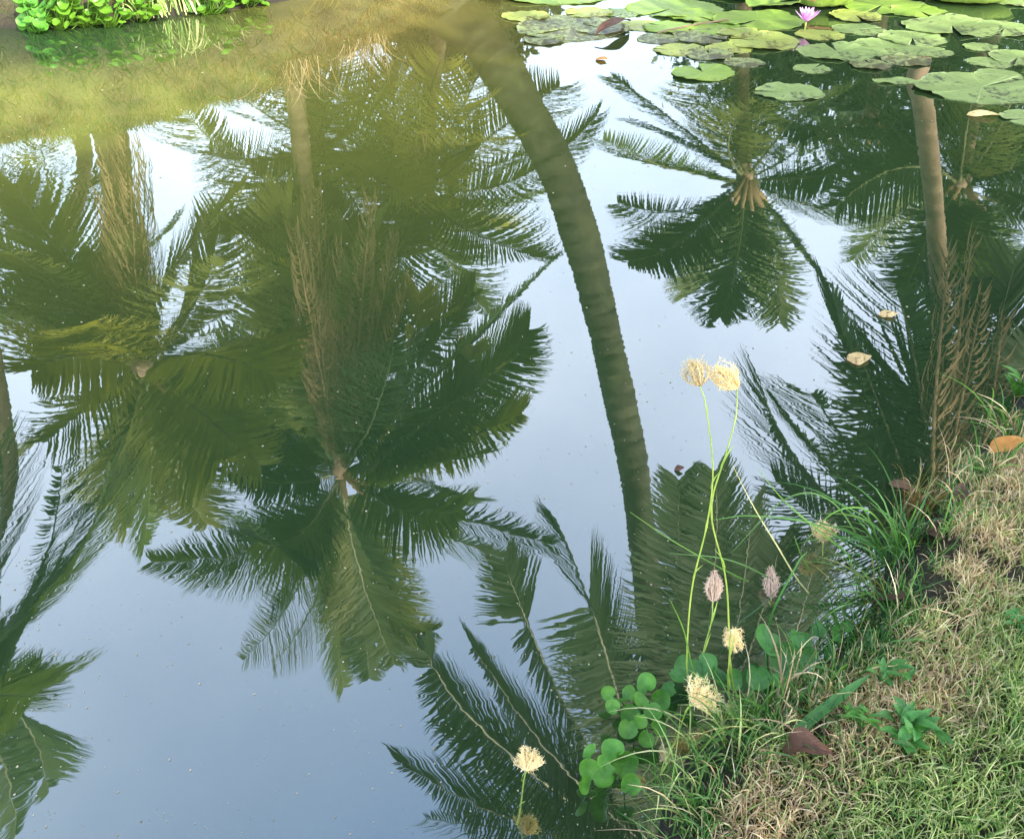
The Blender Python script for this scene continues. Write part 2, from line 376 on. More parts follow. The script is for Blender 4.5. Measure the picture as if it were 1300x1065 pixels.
def palm(label, crown, trunk, fronds, n_rand=6, LEN=3.2, rad=(.17, .11), mats=('frond',), ymat=(), dead=(), L=.62, droop=.5, rs=1, dens=1.0, flare=1.5, lw=.032, tm='trunk'):
    """crown = (px,py,dist) seen in the reflection; trunk = list of the same; fronds = [(midpx, midpy, tippx, tippy, sign[, mat])]"""
    global rnd
    rnd = random.Random(rs)
    c = M(*crown)
    tp = [M(*t) for t in trunk]+[c] if trunk else [c]
    b0 = tp[0]
    if len(tp) == 1:
        b0 = Vector((c.x+rnd.uniform(-.6, .6), c.y+rnd.uniform(.2, .9), 0)); tp = [b0, (b0+c)/2+Vector((rnd.uniform(-.15, .15), .1, 0)), c]
    zg = gz(b0.x, b0.y)
    foot = Vector((b0.x, b0.y, zg-.15))
    if tp[0].z > zg+.1: tp = [foot+(tp[0]-foot)*0.0]+tp
    else: tp[0] = foot
    root = empty('coconut_palm', (foot.x, foot.y, zg), label, 'palm tree', 'coconut palms mirrored in the pond')
    tb = MB(); sp = spline(tp, 14); tot = sum((sp[i+1]-sp[i]).length for i in range(len(sp)-1))
    # resample finely for leaf-scar rings
    m = int(tot/.042); cum = [0]
    for i in range(len(sp)-1): cum.append(cum[-1]+(sp[i+1]-sp[i]).length)
    pts = []; rr = []; j = 0
    for i in range(m+1):
        s_ = tot*i/m
        while j < len(sp)-2 and cum[j+1] < s_: j += 1
        u = (s_-cum[j])/max(1e-6, cum[j+1]-cum[j]); p = sp[j].lerp(sp[j+1], u); f = i/m
        r0 = rad[0]*(1-f)+rad[1]*f
        r0 *= 1+(flare-1)*math.exp(-s_/.45)
        r0 *= (1+.04*(1 if i % 2 else -1)*rnd.random())*(1+.03*math.sin(s_*2.3+rs)+.02*math.sin(s_*5.9+rs*2))*(1-.05*(rnd.random() < .05))
        if f > .965: r0 *= 1.35
        pts.append(p+Vector((rnd.gauss(0, .003), rnd.gauss(0, .003), 0))); rr.append(r0)
    tb.tube(pts, rr, 18)
    tb.build('trunk', MAT[tm], root)
    # leaf bases at the crown
    lb = MB()
    for k in range(9):
        a = rnd.uniform(0, 6.28); d = Vector((math.cos(a), math.sin(a), rnd.uniform(.2, 1.2))).normalized()
        lb.tube([c-Vector((0, 0, .15)), c+d*.22, c+d*.5], [.06, .05, .02], 6)
    lb.build('leaf_base', MAT['frond_dead'], root)
    for fr in fronds:
        mx_, my_, tx, ty, sg = fr[:5]; mat = fr[5] if len(fr) > 5 else mats[rnd.randrange(len(mats))]
        t0 = M(tx, ty, crown[2]); flat = (t0-c).length
        ln = LEN*(rnd.uniform(.9, 1.05))
        dy = math.sqrt(max(.05, ln*ln-flat*flat))*sg*.55
        dy = max(-crown[2]*.45, min(dy, 2.2))
        tip = M(tx, ty, max(1.2, crown[2]+dy)); mid = M(mx_, my_, max(1.2, crown[2]+dy*.45))
        # the control point that makes the curve pass the middle
        ctl = mid*2-(c+tip)/2
        make_frond(root, c, ctl, tip, L*rnd.uniform(1.3, 1.55), mat, droop=droop*rnd.uniform(.7, 1.3), dens=dens, lw=lw)
    for k in range(n_rand):
        a = 6.28*k/n_rand+rnd.uniform(-.4, .4); e = rnd.uniform(-.5, 1.0)
        d = Vector((math.cos(a)*math.cos(e), math.sin(a)*math.cos(e), math.sin(e)))
        ln = LEN*rnd.uniform(.75, 1.0)
        p1 = c+d*ln*.5+Vector((0, 0, .12*ln)); p2 = c+Vector((d.x*ln*.85, d.y*ln*.85, d.z*ln*.6-ln*.30))
        make_frond(root, c, p1, p2, L*rnd.uniform(1.25, 1.5), mats[rnd.randrange(len(mats))], droop=droop*rnd.uniform(.8, 1.5), dens=dens, lw=lw)
    for dd in dead:                        # dry fronds hanging along the trunk (px, py tip)
        tx, ty = dd[:2]; tip = M(tx, ty, crown[2]+rnd.uniform(-1.1, -.2))
        mid = c.lerp(tip, .45)+Vector((rnd.uniform(-.1, .1), rnd.uniform(-.3, .1), .25))
        make_frond(root, c, mid, tip, .62*min(1, crown[2]/7), 'frond_dead', droop=9.0, dens=.75, wild=.25, lw=.013)
    return root

# big palm A, middle left
palm('tall palm with full green crown, its reflection at lower left of centre', (432, 600, 8.9), [(370, 84, 8.9), (378, 150, 9.1), (390, 260, 9.0), (412, 450, 8.9)],
     [(455, 720, 500, 842, -1), (432, 740, 436, 872, 1), (385, 735, 308, 838, -1), (350, 690, 192, 712, 1), (378, 690, 300, 650, -1),
      (330, 610, 215, 560, -1), (540, 668, 650, 712, 1), (560, 650, 700, 690, -1), (530, 590, 606, 575, -1), (540, 610, 590, 640, 1),
      (560, 470, 694, 338, 1), (560, 565, 662, 525, -1), (505, 480, 532, 372, -1, 'frond_yellow'), (436, 470, 420, 352, -1), (365, 480, 330, 345, 1),
      (400, 480, 380, 330, -1), (390, 420, 352, 262, -1), (410, 430, 375, 300, -1), (440, 430, 455, 290, -1), (380, 400, 372, 236, -1), (420, 400, 408, 250, 1), (455, 400, 492, 260, -1), (470, 720, 530, 835, 1), (410, 740, 345, 845, -1), (455, 750, 470, 860, 1), (380, 660, 240, 740, 1), (500, 560, 640, 460, -1), (520, 480, 600, 370, 1), (350, 540, 250, 500, 1), (480, 470, 470, 330, 1), (590, 500, 670, 420, 1), (480, 760, 545, 800, 1), (390, 690, 345, 770, 1), (545, 540, 600, 440, -1), (330, 560, 290, 420, 1),
      (470, 540, 500, 440, -1), (400, 560, 360, 440, 1)],
     n_rand=3, LEN=3.5, mats=('frond', 'frond_olive', 'frond', 'frond_dark'), dead=[(388, 245), (402, 240), (372, 290), (500, 300), (520, 350), (470, 250), (430, 310)], rs=3, rad=(.11, .09), L=.72, dens=1.0, lw=.036, droop=.55)
palm('palm leaning left with yellowing fronds, reflected at middle left', (182, 465, 8.0), [(140, 172, 8.4), (150, 250, 8.3), (165, 370, 8.1)],
     [(95, 395, -15, 300, 1), (110, 450, 40, 470, -1, 'frond_yellow'), (115, 430, 30, 400, 1, 'frond_yellow'), (130, 440, 75, 445, -1, 'frond_yellow'), (145, 430, 110, 410, -1, 'frond_yellow'), (110, 515, 8, 572, 1), (192, 580, 182, 692, -1), (155, 560, 140, 640, 1),
      (220, 590, 262, 665, 1), (232, 545, 275, 590, -1), (270, 510, 372, 560, 1), (110, 370, 20, 235, -1), (205, 370, 300, 245, 1),
      (240, 430, 330, 420, 1), (130, 500, 60, 560, -1), (230, 400, 290, 330, -1), (260, 450, 350, 480, -1), (200, 520, 215, 640, 1), (90, 440, 0, 380, 1), (85, 370, 5, 320, -1), (120, 400, 60, 340, 1), (250, 520, 330, 590, -1), (250, 380, 280, 270, 1), (165, 570, 160, 670, 1)],
     n_rand=1, LEN=3.1, mats=('frond', 'frond_olive', 'frond_olive'), dead=[(150, 180), (175, 180), (185, 205), (132, 200), (165, 230), (142, 190), (190, 240), (158, 170), (128, 260), (180, 300), (150, 300)], rs=5, rad=(.17, .13), L=.70, dens=1.0, lw=.036, droop=.6)
palm('palm with spreading crown reflected at upper right of centre', (946, 228, 11.0), [],
     [(850, 150, 780, 98, 1), (860, 215, 766, 178, -1), (862, 268, 785, 258, 1), (865, 305, 798, 332, -1), (905, 320, 868, 378, 1), (935, 330, 915, 404, -1),
      (958, 310, 960, 378, 1), (980, 325, 990, 408, -1), (1010, 300, 1046, 352, 1), (1030, 225, 1092, 215, -1), (1025, 260, 1110, 275, 1), (1000, 160, 1040, 118, -1),
      (965, 140, 985, 90, 1), (912, 150, 885, 95, -1, 'frond_olive'), (930, 160, 930, 95, 1), (880, 290, 820, 300, 1), (1000, 200, 1050, 160, 1), (925, 180, 960, 130, -1, 'frond_olive'), (870, 180, 800, 150, 1), (1010, 240, 1070, 245, 1)],
     n_rand=0, LEN=3.4, mats=('frond', 'frond_dark', 'frond'), dens=1.0, lw=.036, droop=.6, rs=8, rad=(.13, .1), L=.60)
palm('palm reflected at right edge beyond the brown trunk', (1218, 236, 10.5), [],
     [(1160, 255, 1085, 330, 1), (1150, 212, 1062, 262, -1), (1275, 190, 1330, 160, 1), (1280, 250, 1345, 290, -1), (1250, 300, 1290, 370, 1), (1215, 310, 1210, 405, -1),
      (1225, 180, 1236, 118, -1, 'frond_olive'), (1165, 180, 1110, 120, 1), (1185, 170, 1160, 100, 1), (1270, 160, 1290, 90, -1), (1180, 300, 1150, 370, -1), (1240, 320, 1245, 390, -1), (1130, 230, 1060, 190, 1)],
     n_rand=4, LEN=3.4, mats=('frond_dark', 'frond'), rs=9, rad=(.13, .1), L=.62, droop=.7)
palm('palm with sunlit brown trunk reflected at far right', (1195, 740, 4.6), [(1168, 78, 7.2), (1172, 130, 7.1), (1181, 210, 6.8), (1190, 310, 6.4), (1196, 430, 5.9), (1197, 580, 5.3)],
     [(1045, 625, 964, 482, 1), (1120, 560, 1058, 378, 1), (1100, 600, 1030, 500, -1), (1175, 540, 1140, 372, -1), (1195, 540, 1180, 385, 1), (1240, 520, 1290, 330, 1), (1260, 560, 1330, 420, -1),
      (1140, 640, 1085, 560, 1), (1215, 520, 1235, 360, -1), (1225, 600, 1275, 450, 1), (1150, 560, 1200, 440, 1), (1080, 690, 985, 610, 1), (1230, 560, 1225, 420, -1), (1150, 610, 1085, 430, 1), (1100, 640, 1000, 530, 1)],
     n_rand=1, LEN=3.0, mats=('frond_dark',), lw=.032, dens=.85, droop=.3, dead=[(1205, 320), (1235, 300), (1250, 370), (1275, 400)], rs=10, flare=1.2, rad=(.088, .075), L=.66)
palm('great leaning palm whose bent trunk crosses the centre', (835, 1085, 4.3), [(572, 14, 10.2), (612, 52, 10.0), (664, 135, 9.7), (710, 222, 9.4), (740, 310, 9.1), (763, 400, 8.7), (783, 490, 8.2), (800, 570, 7.8), (813, 660, 7.2), (824, 770, 6.5), (834, 900, 5.6)],
     [(778, 860, 705, 658, -1), (728, 915, 640, 712, 1), (650, 960, 540, 826, 1), (670, 1050, 505, 965, -1), (852, 860, 862, 610, 1), (890, 860, 908, 600, 1),
      (930, 880, 990, 690, 1), (720, 980, 600, 820, -1), (905, 930, 955, 640, 1), (960, 920, 1040, 670, 1), (735, 1020, 560, 910, 1), (700, 1060, 540, 1040, 1), (790, 930, 755, 800, 1), (870, 920, 880, 720, 1)],
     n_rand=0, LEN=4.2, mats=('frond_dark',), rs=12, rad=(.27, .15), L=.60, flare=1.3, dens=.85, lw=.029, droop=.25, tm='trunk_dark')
palm('palm at left edge with fronds hanging into lower left corner', (-70, 860, 5.4), [(-60, 240, 6.9), (-25, 400, 6.6), (0, 540, 6.3), (2, 640, 6.0)],
     [(35, 760, 78, 590, 1), (-10, 720, 0, 560, 1), (20, 900, 62, 1000, -1), (70, 740, 140, 590, 1), (-10, 830, 60, 700, -1), (0, 960, 20, 1060, 1), (15, 800, 110, 640, -1), (-20, 900, 50, 850, 1)],
     n_rand=1, LEN=3.2, mats=('frond', 'frond_dark'), rs=13, rad=(.13, .10), L=.72, dens=.9, lw=.034, droop=.35)
palm('sunlit palm reflected just left of the great bent trunk', (532, 238, 10.8), [],
     [(590, 190, 645, 175, -1, 'frond_yellow'), (580, 150, 610, 90, 1, 'frond_yellow'), (540, 150, 560, 75, -1, 'frond_yellow'), (500, 170, 480, 90, 1), (470, 190, 410, 140, -1), (600, 255, 690, 240, 1),
      (590, 290, 696, 330, -1), (555, 310, 620, 400, 1), (510, 310, 500, 400, -1), (470, 270, 400, 330, 1), (600, 220, 680, 190, 1), (480, 240, 400, 240, 1), (555, 170, 600, 130, -1), (580, 270, 650, 290, 1), (500, 140, 520, 60, 1),
      (640, 160, 710, 110, 1)],
     n_rand=3, LEN=3.3, mats=('frond', 'frond_yellow', 'frond_olive'), dead=[(520, 150), (545, 140), (500, 160), (535, 110)], rs=15, rad=(.13, .1), L=.70, droop=.9)
palm('low palm reflected below the grassy bank at upper left', (405, 185, 10.0), [],
     [(310, 200, 232, 134, -1), (345, 150, 280, 108, 1), (330, 215, 265, 190, 1), (380, 130, 350, 80, -1), (420, 120, 430, 60, 1), (460, 150, 500, 80, -1), (470, 200, 530, 180, 1), (440, 240, 480, 310, -1),
      (380, 250, 350, 330, 1), (350, 230, 310, 290, -1), (450, 210, 520, 250, -1)],
     n_rand=3, LEN=2.9, mats=('frond', 'frond_yellow', 'frond_olive'), dead=[(430, 90), (415, 110)], rs=16, rad=(.12, .09), L=.62)
palm('palm with drooping fronds reflected near left edge', (45, 335, 10.5), [(104, 178, 10.5), (102, 240, 10.6), (80, 300, 10.6)],
     [(20, 260, -25, 200, 1), (60, 250, 50, 185, -1), (90, 270, 140, 215, 1), (20, 350, -40, 380, -1), (90, 330, 160, 330, 1), (70, 390, 110, 440, -1), (20, 290, -10, 240, -1), (30, 380, 0, 410, 1), (80, 350, 150, 390, 1)],
     n_rand=2, LEN=2.8, mats=('frond', 'frond_dark'), rs=18, rad=(.12, .09), L=.6)
palm('dark palm reflected between the two right-hand crowns', (1105, 150, 13), [],
     [(1060, 130, 1010, 150, 1), (1150, 150, 1200, 170, -1), (1140, 180, 1165, 215, 1), (1080, 110, 1050, 70, 1), (1130, 110, 1150, 70, -1)],
     n_rand=4, LEN=2.8, mats=('frond_dark',), rs=21, rad=(.13, .1), L=.66)
palm('dark palm reflected in the upper right corner', (1310, 140, 12), [],
     [(1250, 120, 1200, 130, 1), (1260, 170, 1230, 220, -1), (1290, 200, 1270, 280, 1), (1270, 90, 1240, 60, -1), (1300, 90, 1300, 50, 1)],
     n_rand=7, LEN=3.3, mats=('frond_dark',), rs=22, rad=(.13, .1), L=.66)

# ------------------------------------------------------------------ leafy shrubs and added shade trees
def leafcloud(mb, centre, radii, n, size, rg, hollow=.35):
    c = np.array(centre); r = np.array(radii)
    k = max(8, n//45)
    u = rg.normal(size=(k, 3)); u /= np.linalg.norm(u, axis=1)[:, None]
    cl = u*(hollow+(1-hollow)*rg.random((k, 1))**.5)
    idx = rg.integers(0, k, n)
    p = cl[idx]+rg.normal(size=(n, 3))*.16
    p = p*r+c
    d = rg.normal(size=(n, 3)); d[:, 2] -= .3; d /= np.linalg.norm(d, axis=1)[:, None]
    e = np.cross(d, rg.normal(size=(n, 3))); e /= np.linalg.norm(e, axis=1)[:, None]
    s = size*(.6+.8*rg.random((n, 1)))
    V = np.stack([p, p+d*s*.5+e*s*.25, p+d*s, p+d*s*.5-e*s*.25], 1).reshape(-1, 3)
    b = len(mb.v); mb.v += [tuple(v) for v in V.tolist()]
    q = np.arange(n)*4+b
    mb.f += np.stack([q, q+1, q+2, q+3], 1).tolist()
def shrub(x, y, rx, rz, label, seed):
    z = gz(x, y); rg = np.random.default_rng(seed)
    root = empty('shrub', (x, y, z), label, 'shrub', 'shrubs on the far bank')
    st = MB()
    for k in range(5):
        a = rg.random()*6.28; st.tube([Vector((x, y, z-.1)), Vector((x+math.cos(a)*rx*.3, y+math.sin(a)*rx*.3, z+rz*.8)), Vector((x+math.cos(a)*rx*.6, y+math.sin(a)*rx*.6, z+rz*1.4))], [.06, .04, .01], 6)
    st.build('stem', MAT['bark'], root)
    cr = MB(); leafcloud(cr, (x, y, z+rz), (rx, rx*.8, rz), 9000, .2, rg, .2); cr.build('crown', MAT['shrub'], root, smooth=False)
for i, (x, y, rx, rz, lb) in enumerate([(4.9, 15.8, 1.9, 1.7, 'broad dark shrub on the far bank behind the lily pads'), (7.2, 16.0, 2.4, 2.3, 'tall dark shrub on the far bank behind the right lily pads'),
        (10.8, 15.0, 2.2, 2.0, 'dark shrub on the far bank at the right corner'), (-.8, 12.6, 1.2, .8, 'low dark shrub on the far bank behind the bent trunk')]):
    shrub(x, y, rx, rz, lb, 40+i)
def tree(x, y, h, rx, rz, label, seed, n=16000):
    z = gz(x, y); rg = np.random.default_rng(seed); root = empty('shade_tree', (x, y, z), label, 'tree', 'shade trees on the near bank')
    t = MB(); t.tube([Vector((x, y, z-.2)), Vector((x+.1, y, z+h*.3)), Vector((x-.1, y+.1, z+h*.6)), Vector((x, y, z+h*.95))], [.32, .24, .18, .06], 12)
    for k in range(9):
        a = rg.random()*6.28; f = .35+.05*k; p = Vector((x, y, z+h*f)); q = p+Vector((math.cos(a)*rx*.75, math.sin(a)*rx*.75, rz*.5))
        t.tube([p, p.lerp(q, .5)+Vector((0, 0, -.15)), q], [.11, .07, .02], 7)
    t.build('trunk', MAT['bark'], root)
    c = MB(); leafcloud(c, (x, y, z+h*.72), (rx, rx, rz), n, .26, rg, .25); c.build('crown', MAT['shrub'], root, smooth=False)
SHADE = [(6.6, -4.6, 7.0, 3.2, 2.3), (1.2, -5.4, 7.2, 2.9, 2.2)]  # out-of-view trees added toward the sun to shade the near bank
for i, (x, y, h, rx, rz) in enumerate(SHADE):
    tree(x, y, h, rx, rz, ['broad shade tree on the near bank behind and right of the viewer', 'broad shade tree on the near bank straight behind the viewer'][i], 60+i)

# ------------------------------------------------------------------ lily pads
def pad(cx, cy, w, mat, label, rot=None, tilt=(0, 0), wav=.035, z=.006, fold=0, rimup=0, slit=.10, seed=0, asp=1.0, sq=.74):
    rg = random.Random(seed*31+5); c = G(cx, cy); d = ray(cx, cy); t = -CAMH/d.z
    r = w/2*t/F*1.0
    n = 72; rings = [0, .12, .3, .5, .68, .84, .94, 1.0]; vs = []; fs = []
    ph = [rg.uniform(0, 6.28) for _ in range(6)]
    rot = rg.uniform(0, 6.28) if rot is None else R(rot)
    for ri, q in enumerate(rings):
        for j in range(n):
            a = slit+(2*math.pi-2*slit)*j/(n-1)
            edge = 1+.045*math.sin(2*a+ph[0])+.030*math.sin(5*a+ph[1])+.016*math.sin(11*a+ph[2])+.016*math.sin(19*a+ph[3])+.011*math.sin(31*a+ph[4])
            rr = r*q*(1+(edge-1)*q*q)
            x = math.cos(a)*rr; y = math.sin(a)*rr*asp
            zz = z+wav*q*q*q*(math.sin(4*a+ph[4])*.5+math.sin(2*a+ph[5])*.5)*.35*r/.25+rimup*max(0, q-.8)/.2*r
            zz += .004*math.sin(x*60+ph[0])*math.sin(y*50+ph[1])*q
            if fold: zz += abs(y)*fold*(1 if y > 0 else .35); y *= 1-.25*abs(fold) if y > 0 else 1
            vs.append(Vector((x, y, max(zz, .0025+z*.3) if tilt == (0, 0) else zz)))
    for ri in range(len(rings)-1):
        for j in range(n-1):
            a = ri*n+j; fs.append((a, a+1, a+n+1, a+n))
    m = Matrix.Rotation(rot, 3, 'Z'); mt = Matrix.Rotation(R(tilt[0]), 3, 'X') @ Matrix.Rotation(R(tilt[1]), 3, 'Y')
    vs = [mt @ (m @ v) for v in vs]
    vs = [Vector((v.x, v.y*sq, v.z)) for v in vs]
    k = len(vs); low = min(v.z for v in vs)
    if tilt != (0, 0): vs = [v+Vector((0, 0, -low+.003)) for v in vs]
    th = .003
    bt = [v-Vector((0, 0, th)) for v in vs]
    allv = vs+bt; nf = list(fs)+[tuple(reversed([i+k for i in f])) for f in fs]
    L0 = (len(rings)-1)*n
    for j in range(n-1): nf.append((L0+j, L0+j+k, L0+j+1+k, L0+j+1))
    for ri in range(len(rings)-1):
        a = ri*n; nf.append((a, a+n, a+n+k, a+k)); a = ri*n+n-1; nf.append((a+n, a, a+k, a+n+k))
    b = MB(); b.add([v+c for v in allv], nf)
    return tag(b.build('lily_pad', MAT[mat], origin=c), label, 'lily pad', 'lily pads on the far side of the pond')
PADS = [
 (700, -8, 150, 'pad_lime', 'bright lime lily pad cut by the top edge, left of the speckled one', {}),
 (725, 36, 142, 'pad_worn', 'large speckled yellowish lily pad, leftmost of the floating group', {'wav': .03}),
 (792, 17, 52, 'pad_green', 'small dark teal lily pad right of the large speckled one', {'z': .003}),
 (856, 12, 118, 'pad_lime', 'wide pale green lily pad touching the top edge left of the flower', {'z': .009}),
 (815, 33, 60, 'pad_yellow', 'narrow yellow lily pad tucked beneath the wide pale one', {'z': .003}),
 (962, 27, 112, 'pad_lime', 'bright lime lily pad directly left of the pink flower', {'z': .013}),
 (970, 54, 92, 'pad_yellow', 'yellow green lily pad with star crack just below the flower', {'z': .010}),
 (890, 47, 74, 'pad_worn', 'speckled lily pad in the middle of the overlapping cluster', {'z': .007}),
 (862, 64, 64, 'pad_yellow', 'pale yellowing lily pad at the lower left of the cluster', {'z': .004}),
 (900, 70, 62, 'pad_worn', 'mottled lily pad just above the lone notched one', {'z': .007}),
 (892, 94, 80, 'pad_lime', 'bright lime notched lily pad lowest in the cluster', {'rot': 100, 'slit': .16, 'z': .010}),
 (1002, 118, 84, 'pad_green', 'lone blue green lily pad floating apart over the dark reflection', {}),
 (1062, 67, 96, 'pad_green', 'grey green lily pad below right of the pink flower', {'z': .006}),
 (1122, 62, 92, 'pad_green', 'speckled grey green lily pad left of the brown trunk reflection', {'z': .003}),
 (1158, 50, 84, 'pad_green', 'mid green lily pad half under the big veined one', {'z': .008}),
 (1208, 35, 118, 'pad_green', 'big smooth green lily pad with a pale vein near top right', {'z': .013}),
 (1275, 38, 84, 'pad_green', 'green lily pad right of the big smooth one', {'z': .008}),
 (1244, 61, 44, 'pad_green', 'small round lily pad below the big smooth one', {}),
 (1292, 74, 76, 'pad_green', 'green lily pad on the right edge above the widest one', {}),
 (1246, 112, 176, 'pad_green', 'widest lily pad, lying across the right trunk reflection', {'sq': .60}),
 (1306, 151, 70, 'pad_green', 'lily pad cut by the right edge, lowest on that side', {}),
 (1136, 104, 56, 'pad_green', 'thin half sunk lily pad left of the widest one', {'asp': .5, 'rot': 0}),
 (1120, 8, 104, 'pad_lime', 'yellow green lily pad right of the curled one at the top', {'z': .010}),
 (1228, 0, 116, 'pad_lime', 'folded bright green lily pad at the top right edge', {'rimup': .22, 'z': .02, 'rot': 90}),
 (1046, 10, 84, 'pad_lime', 'curled up lily pad with rusty rim beside the pink flower', {'rimup': .30, 'z': .03, 'rot': 200, 'asp': .75}),
 (982, 8, 78, 'pad_lime', 'folded lime lily pad touching the top edge above the flower', {'fold': .45, 'rot': 30, 'z': .02}),
 (925, -10, 110, 'pad_lime', 'lime lily pad mostly above the top edge, left of the folded one', {'z': .005}),
 (1180, -14, 96, 'pad_green', 'grey green lily pad on the top edge between the folded leaves', {'z': .004}),
 (668, 22, 60, 'pad_yellow', 'small yellowing lily pad at the left tip of the floating group', {'z': .010}),
 (765, 38, 70, 'pad_worn', 'ragged mottled lily pad overlapping the right side of the large speckled one', {'z': .011, 'slit': .2}),
 (835, 50, 54, 'pad_worn', 'dull mottled lily pad right of the withered grey leaf', {'z': .002}),
 (925, 62, 60, 'pad_yellow', 'pale lily pad between the mottled ones and the star cracked one', {'z': .002}),
 (912, 38, 70, 'pad_lime', 'lime lily pad left of the bright one by the flower', {'z': .0095}),
 (1040, 45, 60, 'pad_yellow', 'yellow green lily pad just right of the flower stalk', {'z': .003}),
 (1090, 38, 64, 'pad_green', 'grey green lily pad under the curled pad to the right', {'z': .002}),
 (1150, 78, 60, 'pad_worn', 'mottled lily pad touching the top of the right trunk reflection', {'z': .009}),
 (1255, 80, 54, 'pad_green', 'green lily pad between the small round one and the widest one', {'z': .002}),
 (880, 22, 66, 'pad_lime', 'small lime lily pad below the wide pale one', {'z': .012}),
 (1075, -4, 80, 'pad_lime', 'lime lily pad behind the curled one at the top edge', {'z': .004}),
 (795, -10, 90, 'pad_lime', 'pale lime lily pad on the top edge above the teal one', {'z': .004}),
 (945, 80, 50, 'pad_worn', 'dull lily pad below the pale one near the star cracked pad', {'z': .001}),
 (1180, 66, 56, 'pad_green', 'grey green lily pad between the big smooth one and the right trunk reflection', {'z': .001}),
 (1105, 84, 50, 'pad_worn', 'mottled lily pad left of the right trunk reflection', {'z': .011}),
 (1165, 16, 70, 'pad_lime', 'lime lily pad left of the folded bright one', {'z': .012}),
 (1085, 22, 66, 'pad_yellow', 'pale yellow lily pad just below right of the curled one', {'z': .014}),
 (690, 52, 54, 'pad_worn', 'ragged mottled lily pad under the lower edge of the large speckled one', {'z': .012, 'slit': .25}),
 (748, 18, 60, 'pad_yellow', 'yellowing lily pad over the top of the large speckled one', {'z': .013}),
 (848, 36, 64, 'pad_lime', 'lime lily pad below the wide pale one, beside the twig', {'z': .0125}),
 (938, 44, 56, 'pad_yellow', 'yellow lily pad wedged below the bright one by the flower', {'z': .015}),
 (1268, 96, 60, 'pad_green', 'small green lily pad peeping above the widest one', {'z': .001}),
 (1030, 88, 46, 'pad_green', 'small green lily pad between the star cracked and the lone one', {'z': .004}),
 (1300, 2, 80, 'pad_green', 'pale green lily pad in the top right corner', {'z': .004}),
]
for i, (x, y, w_, m_, lb, kw) in enumerate(PADS): pad(x, y, w_, m_, lb, seed=i+1, **kw)
# rusty underside of the curled pad showing as a low crescent along its near edge
curl = [o for o in bpy.data.objects if o.get('label', '').startswith('curled up lily pad')][0]
ro = curl.location; far_ = [v for v in curl.data.vertices]; nring = 72; kk = 8*nring
rim = [curl.data.vertices[7*nring+q].co+ro for q in range(nring)]
rb = MB(); run = sorted([p for p in rim if p.y < ro.y-.02], key=lambda p: p.x); vs = []
for q, p in enumerate(run):
    w_ = math.sin(math.pi*q/max(1, len(run)-1)); vs += [p+Vector((0, -.004, .004)), p+Vector((0, .01, -.028*w_)), p+Vector((0, .045*w_, -.052*w_))]
rb.add(vs, [f for q in range(len(run)-1) for f in ((3*q, 3*q+1, 3*q+4, 3*q+3), (3*q+1, 3*q+2, 3*q+5, 3*q+4))]); rb.build('rim', MAT['pad_rust'], curl)

# water lily flower
fc = G(1021, 38)
fl = empty('water_lily_flower', fc, 'pale purple water lily flower open between the lily pads', 'flower')
pm = MB()
S_ = .085
for k in range(26):
    ring = k % 3; a = k*2.399; e = (.55, .85, 1.15)[ring]+rnd.uniform(-.08, .08); l = S_*(1.1, 1.0, .85)[ring]
    d = Vector((math.cos(a)*math.cos(e), math.sin(a)*math.cos(e), math.sin(e))); s = Vector((-math.sin(a), math.cos(a), 0)); nn = d.cross(s)
    c0 = fc+Vector((0, 0, .05)); P = []
    for q in range(6):
        u = q/5; wq = S_*.17*math.sin(math.pi*min(.98, .12+u*.86))**.8
        p = c0+d*l*u+nn*(-.25*l*u*u)*-1*.0+Vector((0, 0, .18*l*u*u)); P += [p-s*wq, p+nn*wq*.3, p+s*wq]
    pm.add(P, [f for q in range(5) for f in ((3*q, 3*q+1, 3*q+4, 3*q+3), (3*q+1, 3*q+2, 3*q+5, 3*q+4))])
pm.build('petals', MAT['petal'], fl)
sm = MB()
for k in range(24):
    a = k*2.399; e = 1.0+rnd.uniform(0, .4); d = Vector((math.cos(a)*math.cos(e), math.sin(a)*math.cos(e), math.sin(e)))
    c0 = fc+Vector((0, 0, .055)); sm.tube([c0, c0+d*.03, c0+d*.045+Vector((0, 0, .004))], [.002, .0025, .001], 5)
sm.build('stamens', MAT['stamen'], fl)
ss = MB(); ss.tube([fc+Vector((0, 0, -.02)), fc+Vector((.004, 0, .0)), fc+Vector((0, 0, .055))], .006, 8); ss.build('stalk', MAT['stem'], fl)

# ------------------------------------------------------------------ leaves of all sorts
def leafblade(mb, base, tip, width, shape='lance', up=Vector((0, 0, 1)), fold=.25, sag=.12, curl=0, n=9, side=None, noisew=0, c=None):
    ax = tip-base; l = ax.length; t = ax/l
    s = side if side is not None else t.cross(up)
    s = (s-t*s.dot(t)).normalized() if s.length > 1e-4 else t.orthogonal().normalized()
    nn = s.cross(t).normalized(); P = []; m = 5
    ph = rnd.uniform(0, 6)
    for i in range(n+1):
        u = i/n
        if shape == 'round': wv = math.sqrt(max(0, 1-(2*u-1)**2))*.5+.01
        elif shape == 'ovate': wv = .5*math.sin(math.pi*u**.75)**.9+.01
        elif shape == 'strap': wv = .5*min(1, u*8+.5)*(1-u**4)+.01
        else: wv = .5*math.sin(math.pi*u**.85)+.01
        for j in range(m):
            v = (j/(m-1)-.5)*2
            p = base+ax*u+s*v*wv*width*(1+noisew*math.sin(9*u+ph+v*2))+nn*(-sag*l*4*u*(u-1)*1.0+fold*abs(v)*wv*width+curl*u*u*l+noisew*.15*width*math.sin(7*u+4*v+ph))
            P.append(p)
    mb.add(P, [(i*m+j, i*m+j+1, (i+1)*m+j+1, (i+1)*m+j) for i in range(n) for j in range(m-1)], c)

